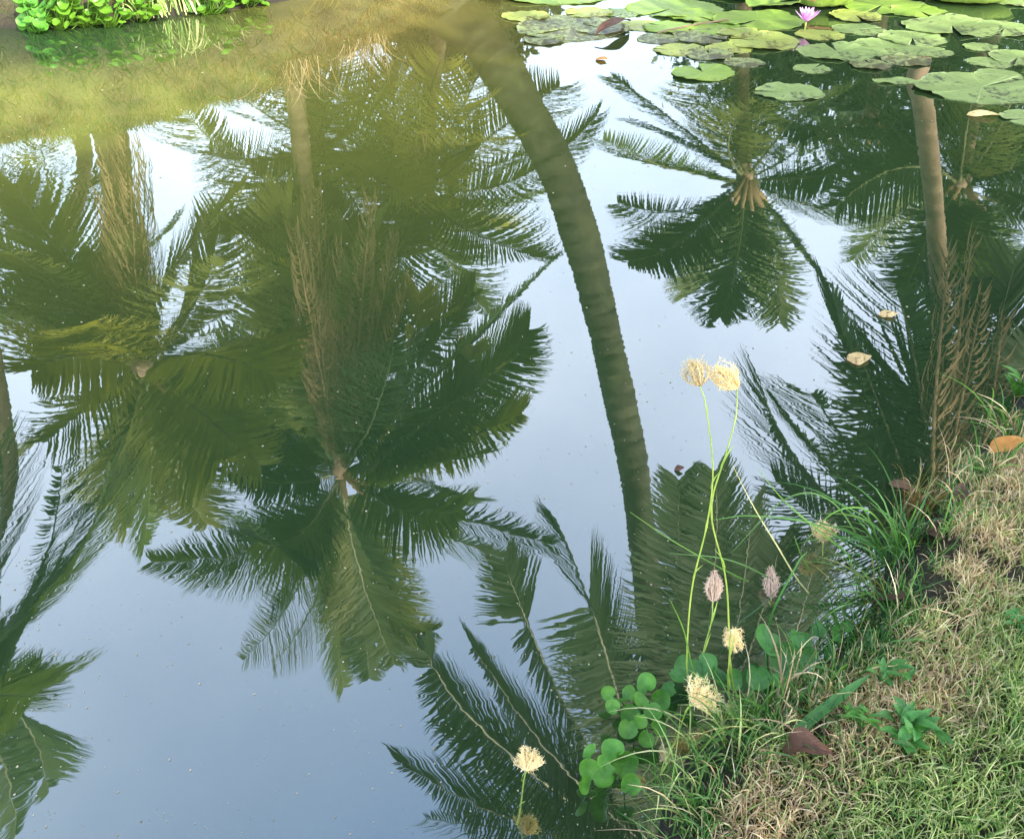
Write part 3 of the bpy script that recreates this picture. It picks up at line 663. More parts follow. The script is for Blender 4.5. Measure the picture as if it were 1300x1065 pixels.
def roundleaf(mb, c, r, nrm, heart=True, cup=.28):
    nrm = nrm.normalized(); a0 = nrm.orthogonal().normalized(); b0 = nrm.cross(a0); n = 22; vs = [Vector(c)]
    ph = rnd.uniform(0, 6.28)
    for ri, q in enumerate((.4, .75, 1)):
        for j in range(n):
            a = 2*math.pi*j/n; rr = r*q*(1-(.30*math.exp(-((a-math.pi)/.22)**2) if heart else 0)*q)*(1+.04*math.sin(3*a+ph))
            vs.append(c+a0*math.cos(a+ph)*rr+b0*math.sin(a+ph)*rr+nrm*(cup*r*q*q+.05*r*math.sin(4*a+ph)*q))
    fs = [(0, 1+j, 1+(j+1) % n) for j in range(n)]
    for k in range(2): fs += [(1+k*n+j, 1+(k+1)*n+j, 1+(k+1)*n+(j+1) % n, 1+k*n+(j+1) % n) for j in range(n)]
    mb.add(vs, fs)

def waterplant(base, leaves, label, mat, group=None, name='water_hyacinth', cat='water plant', tall=1.0):
    """leaves = [(centre, radius)]"""
    root = empty(name, base, label, cat, group)
    for c, r in leaves:
        b = MB(); d = (c-base); nrm = Vector((rnd.gauss(0, .45), rnd.gauss(-.35, .45), 1))
        roundleaf(b, c, r, nrm)
        foot = Vector((base.x+rnd.uniform(-.01, .01)*3, base.y+rnd.uniform(-.01, .01)*3, base.z-.02))
        b.tube([foot, foot.lerp(c, .5)+Vector((0, 0, -.1*d.length)), c-Vector((0, 0, .001))], [r*.12, r*.09, r*.06], 6)
        b.build('leaf', MAT[mat], root)
    return root
# far-left plants at the waterline
rnd = random.Random(31)
def cluster(px0, px1, py0, py1, n, rpx, z0, z1):
    out = []
    for _ in range(n):
        x = rnd.uniform(px0, px1); y = rnd.uniform(py0, py1); z = rnd.uniform(z0, z1)
        p = G(x, y, z); t = (p-Vector((0, 0, CAMH))).length
        out.append((p, rnd.uniform(.75, 1.25)*rpx*t/F))
    return out
FARPL = [(45, 22, 62, 38, 22, 'weed_bright', 'leftmost leafy green plant at the far waterline'), (72, 88, 4, 34, 20, 'weed_bright', 'leafy green plant second from left at the far waterline'),
         (100, 110, 2, 30, 20, 'weed_bright', 'rounded bright leafy plant in the middle of the far waterline'), (136, 140, 2, 28, 20, 'weed_bright', 'leafy plant at the far waterline beside the tall grass'),
         (165, 168, -4, 24, 16, 'weed_bright', 'leafy plant partly behind the tall grass at the far waterline')]
FARPL = [(28, 62, 6, 38), (58, 96, -2, 34), (92, 128, -4, 31), (124, 158, -6, 31), (156, 196, -10, 24), (235, 290, -12, 16), (298, 330, -14, 6)]
FL = ['leftmost leafy green plant at the far waterline', 'rounded bright plant second from left at the far waterline', 'bright leafy plant in the middle of the far row', 'leafy plant at the far waterline left of the tall grass',
      'leafy plant partly behind the tall grass on the far bank', 'yellow green plant among the tall grass on the far bank', 'rightmost small yellow green plant on the far bank']
for (a, b_, c_, d_), lb in zip(FARPL, FL):
    base = G((a+b_)/2, d_, .0); lv = []
    for _ in range(34):
        qx = rnd.uniform(a-4, b_+4); qy = rnd.uniform(c_-6, d_-1); wl = G(qx, d_, 0)
        p = D(qx, qy, wl.y-rnd.uniform(-.02, .14)-.02*(d_-qy)/20); p.z = max(p.z, .012)
        lv.append((p, rnd.uniform(.6, 1.3)*5.2*(p-Vector((0, 0, CAMH))).length/F))
    waterplant(Vector((base.x, base.y-.03, 0)), lv, lb, 'weed_bright' if a > 50 else 'weed', 'leafy plants along the far waterline')

def ribbons(base, tip, mid, width, colr, seg=4):
    """numpy blade ribbons; base/mid/tip (n,3)"""
    n = len(base); us = np.linspace(0, 1, seg+1)
    d = tip-base; s = np.cross(d, nr.normal(size=(n, 3))); s /= np.linalg.norm(s, axis=1)[:, None]+1e-9
    V = np.empty((n, seg+1, 2, 3)); 
    for i, u in enumerate(us):
        p = base*(1-u)**2+mid*2*u*(1-u)+tip*u*u
        wv = (width*.5*(1-u**1.6)*(.75+.5*u*(1-u)*2)+.0001)[:, None]
        V[:, i, 0] = p-s*wv; V[:, i, 1] = p+s*wv
    C = np.repeat(colr[:, None], (seg+1)*2, 1).reshape(-1, 3)
    k = (seg+1)*2; q = np.arange(n)[:, None]*k+np.arange(seg)[None]*2
    Fa = np.stack([q, q+1, q+3, q+2], -1).reshape(-1, 4)
    return V.reshape(-1, 3), Fa, C
def npmesh(name, V, Fa, C, mat, origin=(0, 0, 0), parent=None):
    me = bpy.data.meshes.new(name); o3 = np.array(origin)
    me.vertices.add(len(V)); me.vertices.foreach_set('co', (V-o3).astype(np.float32).ravel())
    me.loops.add(Fa.size); me.loops.foreach_set('vertex_index', Fa.astype(np.int32).ravel())
    me.polygons.add(len(Fa)); me.polygons.foreach_set('loop_start', np.arange(0, Fa.size, 4, dtype=np.int32)); me.polygons.foreach_set('loop_total', np.full(len(Fa), 4, np.int32))
    ca = me.color_attributes.new('Col', 'FLOAT_COLOR', 'POINT')
    ca.data.foreach_set('color', np.concatenate([C, np.ones((len(C), 1))], 1).astype(np.float32).ravel())
    me.materials.append(mat); me.update(calc_edges=True); me.validate()
    o = bpy.data.objects.new(name, me); col.objects.link(o); o.location = origin
    if parent is not None: o.parent = parent
    return o
PAL = {'green': [(.07, .20, .035), (.13, .30, .05), (.10, .24, .06)], 'pale': [(.42, .52, .20), (.60, .62, .31), (.34, .48, .15)], 'straw': [(.66, .52, .32), (.80, .67, .45), (.54, .38, .25)],
       'olive': [(.16, .18, .045), (.22, .22, .06), (.12, .15, .04)], 'gold': [(.28, .19, .06), (.36, .25, .08), (.22, .14, .04)], 'deep': [(.035, .13, .035), (.06, .18, .05), (.05, .15, .06)]}
def pick(names):
    P = np.array([c for n_ in names for c in PAL[n_]]); return P
def turf(name, pts, hgt, wid, lean, palette_fn, label, mat='blade'):
    n = len(pts); z = ground_z(pts[:, 0], pts[:, 1])
    base = np.stack([pts[:, 0], pts[:, 1], z-.004], 1)
    a = nr.random(n)*2*np.pi; h = hgt*(.5+nr.random(n)*.9); ln = lean*(.2+nr.random(n)*1.1)*h
    mid = base+np.stack([np.cos(a)*ln*.35, np.sin(a)*ln*.35, h*.75], 1)
    b2 = a+nr.normal(size=n)*.7
    tip = base+np.stack([np.cos(a)*ln*.4+np.cos(b2)*ln*.6, np.sin(a)*ln*.4+np.sin(b2)*ln*.6, h*(.55+.45*nr.random(n))], 1)
    C = palette_fn(pts)*(.75+.5*nr.random((n, 1)))*(.62 if name == 'bank_grass' else 1)
    V, Fa, C = ribbons(base, tip, mid, wid*(.6+.8*nr.random(n)), C)
    o = npmesh(name, V, Fa, C, MAT[mat]); return tag(o, label, 'grass', kind='stuff')
# near bank turf
n = 420000
P = np.stack([nr.uniform(-.4, 2.5, n), nr.uniform(.15, 2.9, n)], 1)
sd = sdist(P)
keep = (sd > .015) & (P[:, 0] > -.2)
bare = vnoise(P[:, 0], P[:, 1], 11, 9)*.6+vnoise(P[:, 0], P[:, 1], 27, 10)*.4          # earth showing through
keep &= nr.random(n) < np.clip((bare-.30)*6+.12, .10, 1)*np.clip(.25+sd/.12, .3, 1)
# keep only what the view (with a margin) can hold
uu = P[:, 0]*F/(P[:, 1]*math.cos(DEP)+1.45*math.sin(DEP))+CX
keep &= (uu < 1500) & (uu > 500)
P = P[keep]; sd = sd[keep]
def zone(pts):
    n = len(pts); x, y = pts.T; s = sdist(pts)
    nz = vnoise(x, y, 5, 3)*.5+vnoise(x, y, 13, 4)*.3+vnoise(x, y, 1.7, 5)*.4
    # dry strip follows the shore, greener farther in
    dry = np.exp(-((s-.17)/.12)**2)*.62+.06
    dry = dry+(nz-.6)*1.1-.35*np.clip((1.35-y)/.5, 0, 1)*np.clip((s-.2)/.1, 0, 1)
    g_ = pick(['pale', 'green'])[nr.integers(0, 6, n)]; d_ = pick(['straw'])[nr.integers(0, 3, n)]; p_ = pick(['pale'])[nr.integers(0, 3, n)]; e_ = pick(['green', 'deep', 'straw'])[:6]; e_ = e_[nr.integers(0, 6, n)]
    r = nr.random(n)
    C = np.where((r < dry)[:, None], d_, np.where((nr.random(n) < .55)[:, None], p_, g_))
    edge = (s < .09)&(nr.random(n) < .6)
    return np.where(edge[:, None], e_, C)
turf('turf', P, .042, .0027, .72, zone, 'short dry and green grass covering the near bank')
# sparse longer blades at the shore
m_ = (sd < .10) & (nr.random(len(sd)) < .07)
turf('shore_grass', P[m_], .10, .0036, 1.0, lambda p: pick(['green', 'deep', 'straw'])[nr.integers(0, 9, len(p))], 'longer green grass along the near shoreline')
# far bank cover
n = 90000
P = np.stack([nr.uniform(-6.5, 2.5, n), nr.uniform(4.4, 11.5, n)], 1); sd = sdist(P); k = (sd > .02) & (sd < 2.6); P = P[k]
def fzone(p):
    n = len(p); nz = vnoise(p[:, 0], p[:, 1], 1.3, 7)*.6+vnoise(p[:, 0], p[:, 1], 5, 8)*.4
    g_ = pick(['olive', 'olive', 'deep'])[nr.integers(0, 9, n)]; d_ = pick(['gold'])[nr.integers(0, 3, n)]
    right = np.clip((p[:, 0]+2.6)/1.6, 0, 1)
    return np.where((nr.random(n) < .04+.22*(nz > .55)+.65*right)[:, None], d_, g_)
turf('bank_grass', P, .08, .008, 1.3, fzone, 'rough golden and green grass on the far bank')
# far ground cover beyond
n = 30000
P = np.stack([nr.uniform(0, 16, n), nr.uniform(9, 20, n)], 1); sd = sdist(P); k = (sd > .02) & (sd < 3.5); P = P[k]
turf('meadow_grass', P, .25, .016, .9, lambda p: pick(['olive', 'green'])[nr.integers(0, 6, len(p))], 'tall green grass on the opposite shore')

def tuft(base, n, hgt, wid, spread, pals, label, cat='grass tuft', name='grass_tuft', group=None, dirv=(0, 0), droop=.5, r0=.02, seg=6):
    base = np.array(base); a = nr.random(n)*2*np.pi; h = hgt*(.55+.6*nr.random(n)); s = spread*(.1+nr.random(n))
    b = base+np.stack([nr.normal(size=n)*r0, nr.normal(size=n)*r0, np.full(n, -.01)], 1)
    hx = np.cos(a)*s*h+dirv[0]*h; hy = np.sin(a)*s*h+dirv[1]*h
    mid = b+np.stack([hx*.45, hy*.45, h*.85], 1); tip = b+np.stack([hx*1.1, hy*1.1, h*(1-droop*(.3+nr.random(n)*.9)*np.minimum(1.4, np.hypot(hx, hy)/h+.3))], 1)
    C = pick(pals)[nr.integers(0, 3*len(pals), n)]*(.75+.5*nr.random((n, 1)))
    V, Fa, C = ribbons(b, tip, mid, wid*(.7+.6*nr.random(n)), C, seg)
    o = npmesh(name, V, Fa, C, MAT['blade'], origin=tuple(base)); return tag(o, label, cat, group)
def GB(px, py):                            # picture point on the bank surface
    p = G(px, py, .12)
    for _ in range(4): p = G(px, py, gz(p.x, p.y))
    return p
gt = 'grass tufts along the near shore'
tuft(GB(1165, 655), 90, .17, .0035, .45, ['olive', 'gold', 'straw'], 'fine olive sedge tuft at the water below the brown floating leaf', group=gt, r0=.022)
tuft(GB(1140, 715), 48, .20, .005, 1.0, ['green', 'deep'], 'long bladed bright green tuft leaning left over the water', group=gt, dirv=(-.5, .15), r0=.03)
tuft(GB(1150, 700), 26, .17, .005, 1.0, ['green'], 'green tuft just right of the long leaning one', group=gt, dirv=(-.1, .1), r0=.03)
tuft(GB(1275, 555), 60, .14, .0045, .9, ['green', 'straw'], 'tuft at the right edge above the orange leaf', group=gt, dirv=(-.3, .1), r0=.03)
tuft(GB(955, 935), 90, .13, .0038, 1.0, ['green', 'green', 'pale'], 'spiky mixed tuft at bottom beside the round leaves', group=gt, dirv=(-.25, .0), r0=.04)
tuft(GB(900, 965), 70, .12, .0035, 1.1, ['green', 'pale'], 'low spreading tuft at the bottom left tip of the bank', group=gt, dirv=(-.3, .0), r0=.035)
tuft(GB(1030, 900), 90, .13, .0035, .9, ['green', 'deep', 'straw'], 'shaded green tuft behind the broad strap leaf', group=gt, r0=.04)
tuft(GB(1075, 815), 80, .13, .004, 1.0, ['deep', 'green'], 'dark green tuft at the notch of the shoreline', group=gt, dirv=(-.35, .1), r0=.03)
tuft(GB(1110, 770), 60, .14, .004, 1.0, ['green', 'olive'], 'green tuft beside the round brown leaf', group=gt, dirv=(-.4, .1), r0=.03)
tuft(GB(1000, 960), 90, .09, .003, 1.0, ['pale', 'green', 'green'], 'pale bushy tuft left of the large dead leaf', group=gt, r0=.04)
tuft(GB(1230, 600), 60, .09, .0035, .9, ['pale', 'straw'], 'pale tuft next to the orange leaf', group=gt, r0=.03)
tuft(GB(878, 1015), 80, .13, .0035, 1.0, ['green', 'pale'], 'green tuft on the lowest edge below the round leaves', group=gt, dirv=(-.25, .1), r0=.04)
ft = 'tall grasses on the far bank'
for i, (px, lb) in enumerate([(178, 'leftmost tall yellow green grass clump on the far bank'), (212, 'tall grass clump right of the leafy plants on the far bank'), (245, 'brightest tall grass clump on the far bank'), (278, 'rightmost tall grass clump on the far bank')]):
    p = G(px, 24-i*4); tuft((p.x, p.y+.03, .03), 90, .30, .010, .7, ['pale', 'green', 'pale'], lb, group=ft, r0=.06)
for i, (px, py, lb) in enumerate([(350, 12, 'golden grass clump on the far bank right of the green plants'), (440, -12, 'golden grass clump reflected beside the bent trunk')]):
    p = G(px, py-25); z = gz(p.x, p.y+.2); tuft((p.x, p.y+.2, z), 120, .38, .007, .9, ['gold', 'straw'], lb, group=ft, r0=.10, dirv=(0, -.3))

# flower stalks in front
def stalk(pts, y0, y1, head, label, mat='head', style='round', base=None):
    """pts: picture points from the ground to the head; y0..y1 the distances ahead"""
    k = len(pts); P = [D(p[0], p[1], y0+(y1-y0)*i/(k-1)) for i, p in enumerate(pts)]
    z = gz(P[0].x, P[0].y); P[0].z = max(z, -.0)-.01 if P[0].z < z+.2 else P[0].z
    root = empty('flower_stalk', P[0], label, 'grass flower', 'dry seed heads standing over the near shore')
    s = MB(); sp = spline(P, 8); m = len(sp)
    s.tube(sp, [(.0018*(1-.45*i/m))*(1.5 if i % 16 == 8 else 1) for i in range(m)], 7)
    for q in (.35, .6):                    # short sheath leaves
        j = int(m*q); d = (sp[j+1]-sp[j]).normalized(); sd_ = Vector((rnd.uniform(-1, 1), rnd.uniform(-1, 1), .2)).normalized()
        leafblade(s, sp[j], sp[j]+d*.05+sd_*.012, .004, 'lance', n=4)
    s.build('stem', MAT['stem'], root)
    hw, hl = head; top = sp[-1]; ax = (sp[-1]-sp[-3]).normalized(); tt = (top-Vector((0, 0, CAMH))).length/F
    hw *= tt*.88; hl *= tt*.88
    h = MB()
    ang = rnd.uniform(-.3, .3)
    if style == 'tilt': ax = (ax+Vector((-1.1, 0, .1))).normalized()
    if style == 'droop': ax = Vector((.35, .1, -1)).normalized()
    nsp = 26 if style != 'closed' else 30
    a0 = ax.orthogonal().normalized(); b0 = ax.cross(a0)
    for i in range(nsp):
        a = i*2.399; rad_ = a0*math.cos(a)+b0*math.sin(a); sc = rnd.uniform(.75, 1.1)
        bulge = hw*.5*rnd.uniform(.15, 1.1)
        curlb = rnd.uniform(-.3, .9) if style != 'closed' else rnd.uniform(-.15, .1)
        q = []
        for j in range(9):
            u = j/8; off = math.sin(math.pi*min(1, u*.95))**.8*bulge*(1 if style != 'open' else (.5+u))+curlb*u*u*hw*.35
            jit = hw*.05
            sc_ = sc; q.append(top+ax*(hl*sc_*u)+rad_*off+Vector((rnd.gauss(0, jit*u), rnd.gauss(0, jit*u), rnd.gauss(0, jit*u))))
        h.tube(q, [hw*.028*(1.1-.5*j/8) for j in range(9)], 5)
        for j in range(1, 9):              # tiny spikelets and bristles
            for _ in range(4):
                d = (rad_*rnd.uniform(.2, 1)+ax*rnd.uniform(.1, .9)+Vector((rnd.gauss(0, .5), rnd.gauss(0, .5), rnd.gauss(0, .5)))).normalized()
                leafblade(h, q[j], q[j]+d*hw*rnd.uniform(.08, .26), hw*.026, 'lance', n=2)
    h.build('flower_head', MAT[mat], root)
rnd = random.Random(77)
stalk([(872, 905), (872, 840), (878, 750), (897, 668), (905, 600), (897, 520), (889, 490)], .88, 1.02, (36, 36), 'tall stalk with fluffy cream head, left of the highest pair', style='round')
stalk([(925, 950), (928, 850), (922, 740), (903, 650), (922, 575), (934, 530), (936, 494)], .84, 1.02, (34, 40), 'tall stalk with tilted cream and yellow head, right of the highest pair', style='tilt')
stalk([(885, 905), (893, 830), (903, 790), (905, 764)], .92, 1.0, (24, 38), 'closed pinkish seed head on stalk over dark water, left of its pair', mat='head_pink', style='closed')
stalk([(990, 890), (985, 830), (980, 780), (979, 760)], 1.05, 1.12, (22, 38), 'closed pinkish seed head on stalk over the blue reflection', mat='head_pink', style='closed')
stalk([(1042, 850), (1042, 780), (1044, 720), (1045, 688)], 1.2, 1.26, (26, 29), 'small straw seed head highest on the right of the stalks', style='open')
stalk([(1030, 850), (1028, 780), (1030, 735), (1032, 724)], 1.2, 1.25, (18, 18), 'tiny star shaped seed head just left of the highest right one', style='open')
stalk([(922, 960), (925, 880), (926, 830), (928, 800)], .80, .88, (24, 46), 'drooping bead like seed head above the round leaves', style='droop')
stalk([(838, 990), (858, 940), (870, 905), (880, 894)], .76, .80, (42, 30), 'broad tangled seed head beside the round leaves', style='open')
stalk([(922, 1010), (922, 985), (921, 960), (920, 950)], .72, .76, (17, 30), 'small straw seed head near the bottom edge', style='closed')
stalk([(905, 960), (915, 930), (922, 905), (924, 900)], .80, .84, (14, 26), 'thin straw seed head under the drooping one', style='closed')
stalk([(830, 1010), (838, 985), (842, 970), (844, 964)], .70, .74, (20, 15), 'small pale seed head low on the left of the stalks', style='open')
stalk([(655, 1078), (660, 1030), (665, 990), (668, 978)], .62, .66, (32, 22), 'cream seed head standing alone at the bottom centre', style='open')
stalk([(1085, 960), (1086, 930), (1088, 900), (1092, 890)], .95, .98, (18, 26), 'dry beige seed head behind the strap leaf', style='closed')
stalk([(1122, 790), (1112, 775), (1102, 760), (1098, 750)], 1.18, 1.22, (26, 30), 'pale purplish feathery seed head above the round brown leaf', mat='head_pink', style='closed')

# long thin culms crossing over the water
def culm(pts, y0, y1, w, label, pal='green'):
    k = len(pts); P = [D(p[0], p[1], y0+(y1-y0)*i/(k-1)) for i, p in enumerate(pts)]
    sp = spline(P, 8); b = MB(); m = len(sp); c = PAL[pal][rnd.randrange(3)]
    vs = []
    for i, p in enumerate(sp):
        t = (sp[min(i+1, m-1)]-sp[max(0, i-1)]).normalized(); s = t.cross(Vector((0, -.5, .8))).normalized(); ww = w*.5*(1-(i/m)**2.2)+.0003
        vs += [p-s*ww, p+Vector((0, 0, -ww*.5)), p+s*ww]
    b.add(vs, [f for i in range(m-1) for f in ((3*i, 3*i+1, 3*i+4, 3*i+3), (3*i+1, 3*i+2, 3*i+5, 3*i+4))], c)
    return tag(b.build('grass_culm', MAT['blade'], origin=P[0]), label, 'grass blade', 'long grass blades arching over the near water')
culm([(1120, 745), (1040, 770), (950, 738), (860, 690), (800, 650)], 1.22, 1.12, .004, 'longest thin culm reaching left across the stalks to the trunk reflection')
culm([(1110, 790), (1010, 750), (930, 712), (850, 702)], 1.18, 1.12, .004, 'flat green blade crossing behind the tall pair of stalks')
culm([(1120, 740), (1060, 690), (1000, 640), (962, 595)], 1.24, 1.16, .0045, 'green blade arching up left towards the highest seed heads')
culm([(1075, 800), (1020, 745), (985, 690), (955, 640), (930, 590)], 1.12, 1.2, .0035, 'pale straight culm slanting up behind the stalks', 'pale')
culm([(1118, 735), (1050, 672), (960, 655), (905, 660)], 1.25, 1.18, .004, 'green blade lying nearly level behind the highest right seed head')
culm([(1045, 750), (1020, 710), (1008, 680)], 1.2, 1.2, .005, 'short upright blade left of the highest right seed head')
culm([(1110, 720), (1060, 640), (1000, 632), (930, 700)], 1.26, 1.15, .004, 'dark green blade bending over and down to the left')
culm([(1140, 700), (1105, 650), (1060, 650), (1020, 690)], 1.3, 1.22, .004, 'green blade curling left from the long bladed tuft')
culm([(990, 880), (975, 800), (1010, 720), (1025, 700)], .98, 1.05, .005, 'broad dark blade rising beside the large round leaves', 'deep')
culm([(900, 860), (930, 800), (965, 770), (1000, 735)], .95, 1.05, .0025, 'thin dark blade slanting right over dark water', 'deep')
culm([(900, 905), (880, 850), (868, 800), (850, 760)], .86, .9, .003, 'thin blade leaning left below the closed seed head', 'green')

# round-leaved plants on the near shore
rnd = random.Random(9)
def nearplant(leaves, basepx, label, mat='weed'):
    base = G(*basepx, .0); lv = []
    for (x, y, w_) in leaves:
        p = G(x, y, rnd.uniform(.035, .07)); lv.append((p, w_*.40*(p-Vector((0, 0, CAMH))).length/F))
    waterplant(base, lv, label, mat, 'round leaved plants in the near shallows')
nearplant([(822, 868, 32), (800, 880, 24), (772, 880, 22), (778, 897, 22), (838, 888, 30), (830, 905, 28), (812, 890, 26), (800, 908, 30), (835, 925, 26), (797, 925, 28), (820, 938, 24), (790, 890, 18), (812, 915, 22)], (812, 905), 'round leaved water plant standing in dark water left of the broad seed head')
nearplant([(750, 955, 26), (778, 953, 34), (765, 970, 24), (792, 968, 40), (748, 975, 30), (770, 988, 36), (800, 995, 30), (740, 995, 26)], (770, 985), 'round leaved water plant cut off low at the bottom centre')
nearplant([(872, 850, 42), (898, 845, 36), (858, 860, 26), (885, 868, 32), (912, 862, 34), (850, 875, 22), (930, 862, 30)], (890, 880), 'round leaved plant behind the broad tangled seed head', 'weed_dark')
nearplant([(972, 815, 50), (998, 838, 50), (962, 860, 36), (990, 868, 34), (1010, 812, 30)], (990, 870), 'plant with the largest round leaves beside the blue reflection', 'weed_dark')
nearplant([(1040, 800, 22), (1022, 812, 20), (1060, 806, 26), (1028, 832, 24), (1048, 830, 20), (1075, 795, 18)], (1045, 835), 'small dark leaved plant at the shoreline notch', 'weed_dark')

def rosette(base, n, l, w_, label, mat, tilt=.5, shape='lance', name='broadleaf_weed', dirv=(0, 0)):
    root = empty(name, base, label, 'weed', 'leafy weeds on the near bank')
    for k in range(n):
        a = k*2.399+rnd.uniform(-.2, .2); e = tilt*rnd.uniform(.4, 1.6); ll = l*rnd.uniform(.65, 1.1)
        b = MB(); s = base+Vector((rnd.gauss(0, .3*l), rnd.gauss(0, .3*l), .02+rnd.uniform(0, .03)))
        t = s+Vector((math.cos(a)*math.cos(e)+dirv[0], math.sin(a)*math.cos(e)+dirv[1], math.sin(e)))*ll
        leafblade(b, s, t, w_*rnd.uniform(.8, 1.2), shape, fold=.35, sag=.1)
        b.tube([base-Vector((0, 0, .01)), s.lerp(base, .4), s], [.0018, .0015, .001], 5)
        b.build('leaf', MAT[mat], root)
    return root
rosette(GB(1145, 935), 30, .055, .017, 'leafy blue green weed in the turf above the bottom edge', 'weed_dark')
rosette(GB(1290, 505), 22, .07, .020, 'bright leafy weed at the right edge by the water', 'weed')
rosette(GB(1120, 870), 14, .04, .012, 'small leafy weed behind the strap leaf', 'weed_dark')
rosette(GB(1085, 925), 12, .035, .010, 'small green weed between the strap leaf and the blue green weed', 'weed')
rosette(GB(1285, 800), 9, .035, .009, 'small bluish weed in the pale turf at right', 'weed_dark')
# strap leaf
b = MB(); leafblade(b, GB(1005, 940)+Vector((0, 0, .03)), GB(1092, 880)+Vector((0, 0, .07)), .020, 'strap', fold=.3, sag=.04, n=12); tag(b.build('strap_leaf', MAT['weed_dark'], origin=GB(1005, 940)), 'broad folded green strap leaf slanting over the grass at the bottom', 'leaf')

# fallen leaves
def dead(px, py, dx, dy, w_, mat, label, shape='ovate', lift=.01, onwater=False, curl=.15, fold=.35, noisew=.12):
    z = .004 if onwater else None
    a = G(px-dx/2, py-dy/2, 0) if onwater else GB(px-dx/2, py-dy/2); c = G(px+dx/2, py+dy/2, 0) if onwater else GB(px+dx/2, py+dy/2)
    l = Vector((0, 0, .003 if onwater else lift+.012)); b = MB(); t = (a-Vector((0, 0, CAMH))).length
    leafblade(b, a+l, c+l+Vector((0, 0, lift)), w_*t/F, shape, fold=fold, sag=curl*.5, noisew=noisew, n=14)
    return tag(b.build('fallen_leaf', MAT[mat], origin=a), label, 'dead leaf', 'fallen leaves on the bank and the water')
dead(1272, 580, 44, -10, 20, 'dry_orange', 'bright orange fallen leaf lying on the right bank', lift=.02)
dead(1145, 622, 36, 16, 16, 'dry_brown', 'dark red brown leaf half in the water at the shore', onwater=True, curl=.3, fold=.1)
dead(1210, 640, 10, -18, 16, 'dry_brown', 'brown leaf standing in the grass by the sedge tuft', lift=.02)
dead(1124, 771, 38, 0, 28, 'dry_brown', 'round reddish brown leaf on the bank at the shoreline bend', shape='round', lift=.012, fold=.05)
dead(1020, 968, 64, 6, 28, 'dry_brown', 'large curled dark brown leaf at the bottom edge', lift=.015, curl=.5, fold=.9, noisew=.25)
dead(1127, 401, 24, 1, 14, 'dry_pale', 'small pale leaf floating between the frond reflections, upper one', onwater=True, fold=0, curl=.02)
dead(1090, 457, 30, -2, 22, 'dry_pale', 'pale yellow leaf floating on the frond reflection, lower one', onwater=True, fold=0, curl=.02)
dead(764, 77, 14, 3, 14, 'dry_orange', 'tiny rust coloured leaf floating below the speckled lily pad', onwater=True, fold=0)
dead(1247, 148, 40, 2, 16, 'dry_pale', 'narrow tan leaf floating beneath the widest lily pad', onwater=True, fold=0)
dead(862, 597, 12, 1, 10, 'dry_brown', 'tiny dark leaf floating left of the tall stalks', onwater=True, fold=0)
dead(1180, 690, 26, 14, 22, 'dry_brown', 'brown leaf under the long bladed tuft', lift=.01)
# twigs in the lily pads
b = MB(); q = [G(835, 42, .012), G(875, 33, .02), G(925, 25, .02)]; b.tube(spline(q, 6), .006, 6); tag(b.build('twig', MAT['bark'], origin=q[0]), 'grey stalk lying across the lily pads', 'twig')
q = [G(800, 33, .01), G(775, 45, .03), G(755, 52, .004)]
b = MB(); leafblade(b, q[0]+Vector((0, 0, .03)), q[2]+Vector((.0, 0, .03)), .10, 'ovate', fold=.2, sag=.1, noisew=.2); tag(b.build('fallen_leaf', MAT['dry_brown'], origin=q[0]), 'grey brown withered leaf wedged beside the large speckled lily pad', 'dead leaf', 'fallen leaves on the bank and the water')

# specks of duckweed and pollen
sb = MB(); rr2 = random.Random(5)
for _ in range(1100):
    px, py = rr2.uniform(0, 1200), 40+rr2.random()**.8*1020
    p = G(px, py, .001)
    if sdist(np.array([[p.x, p.y]]))[0] > -.03: continue
    s = rr2.choice([.6, .8, .8, 1.0, 1.6])*(p-Vector((0, 0, CAMH))).length/F*.75; k = 6; a0 = rr2.uniform(0, 6)
    sb.add([p+Vector((math.cos(a0+j*6.28/k)*s*rr2.uniform(.7, 1.4), math.sin(a0+j*6.28/k)*s*rr2.uniform(.7, 1.4), 0)) for j in range(k)], [tuple(range(k))])
tag(sb.build('floating_specks', MAT['speck']), 'tiny pale specks scattered on the water', 'debris', kind='stuff')

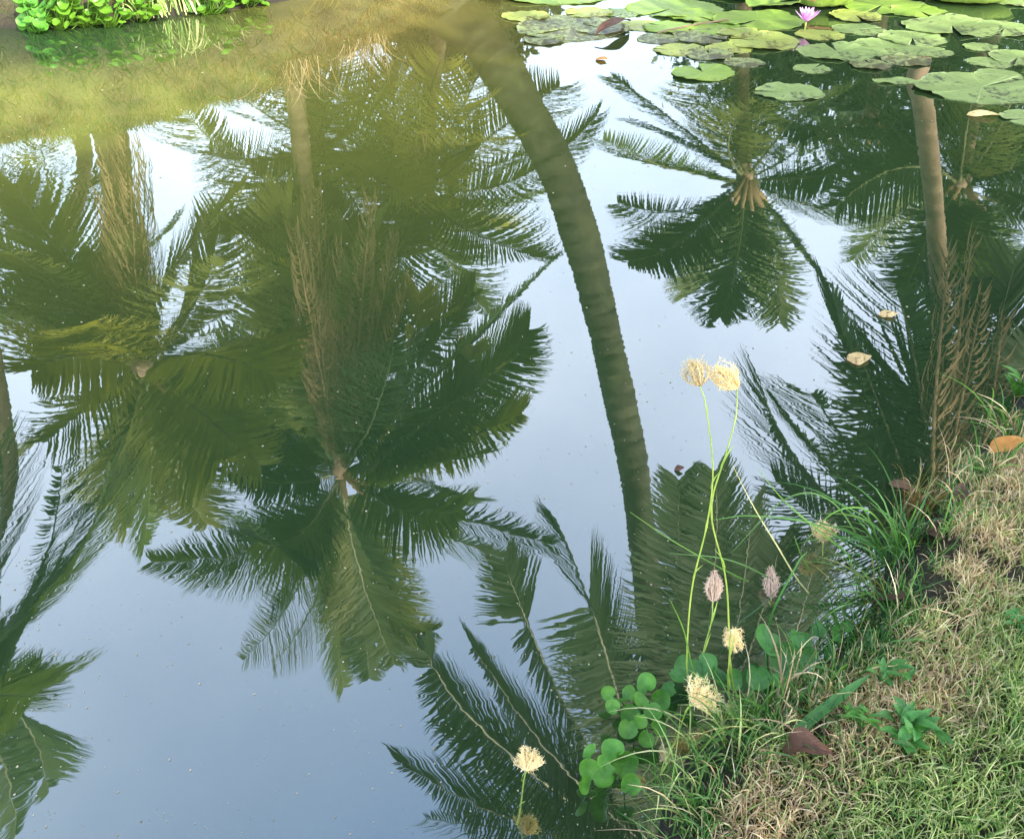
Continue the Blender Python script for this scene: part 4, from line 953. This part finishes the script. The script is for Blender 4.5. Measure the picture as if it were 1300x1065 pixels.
# ------------------------------------------------------------------ light
SUN_EL, SUN_AZ = R(34), math.atan2(.62, -.78)     # azimuth from +Y, clockwise: behind right
sv = Vector((math.sin(SUN_AZ)*math.cos(SUN_EL), math.cos(SUN_AZ)*math.cos(SUN_EL), math.sin(SUN_EL)))
ld = bpy.data.lights.new('sun', 'SUN'); ld.energy = 2.2; ld.angle = R(.6); ld.color = (1, .93, .80)
lo = bpy.data.objects.new('sun', ld); col.objects.link(lo); lo.rotation_euler = (-sv).to_track_quat('-Z', 'Y').to_euler(); lo.location = (5, -5, 12)
wd = bpy.data.worlds.new('World'); scn.world = wd; wd.use_nodes = True; nt = wd.node_tree; nt.nodes.clear()
sk = nt.nodes.new('ShaderNodeTexSky'); sk.sky_type = 'NISHITA'; sk.sun_disc = False; sk.sun_elevation = SUN_EL; sk.sun_rotation = SUN_AZ
sk.air_density = 1.0; sk.dust_density = 3.5; sk.ozone_density = 1.0
bg = nt.nodes.new('ShaderNodeBackground'); bg.inputs[1].default_value = .15
# thin bright haze low in the sky, a little uneven like high cloud
tc = nt.nodes.new('ShaderNodeTexCoord'); sp_ = nt.nodes.new('ShaderNodeSeparateXYZ'); nt.links.new(tc.outputs['Generated'], sp_.inputs[0])
hz = ramp(nt, [(0, (1.9, 1.9, 1.8)), (.35, (1.9, 1.9, 1.8)), (.60, (1.8, 1.75, 1.62)), (.93, (.16, .2, .24))], sp_.outputs[2])
cn = noise(nt, 2.2, 5, .55, tc.outputs['Generated']); cr_ = ramp(nt, [(.3, (.7, .7, .7)), (.7, (1.3, 1.3, 1.3))], cn.outputs[0])
hm = mixc(nt, hz.outputs[0], cr_.outputs[0], 1.0, 'MULTIPLY')
nt.links.new(mixc(nt, sk.outputs[0], hm, 1.0, 'ADD'), bg.inputs[0])
ow = nt.nodes.new('ShaderNodeOutputWorld'); nt.links.new(bg.outputs[0], ow.inputs[0])
scn.view_settings.view_transform = 'Standard'; scn.view_settings.look = 'None'; scn.view_settings.gamma = 1; scn.view_settings.exposure = 2.5
scn.cycles.max_bounces = 6; scn.cycles.sample_clamp_indirect = 6
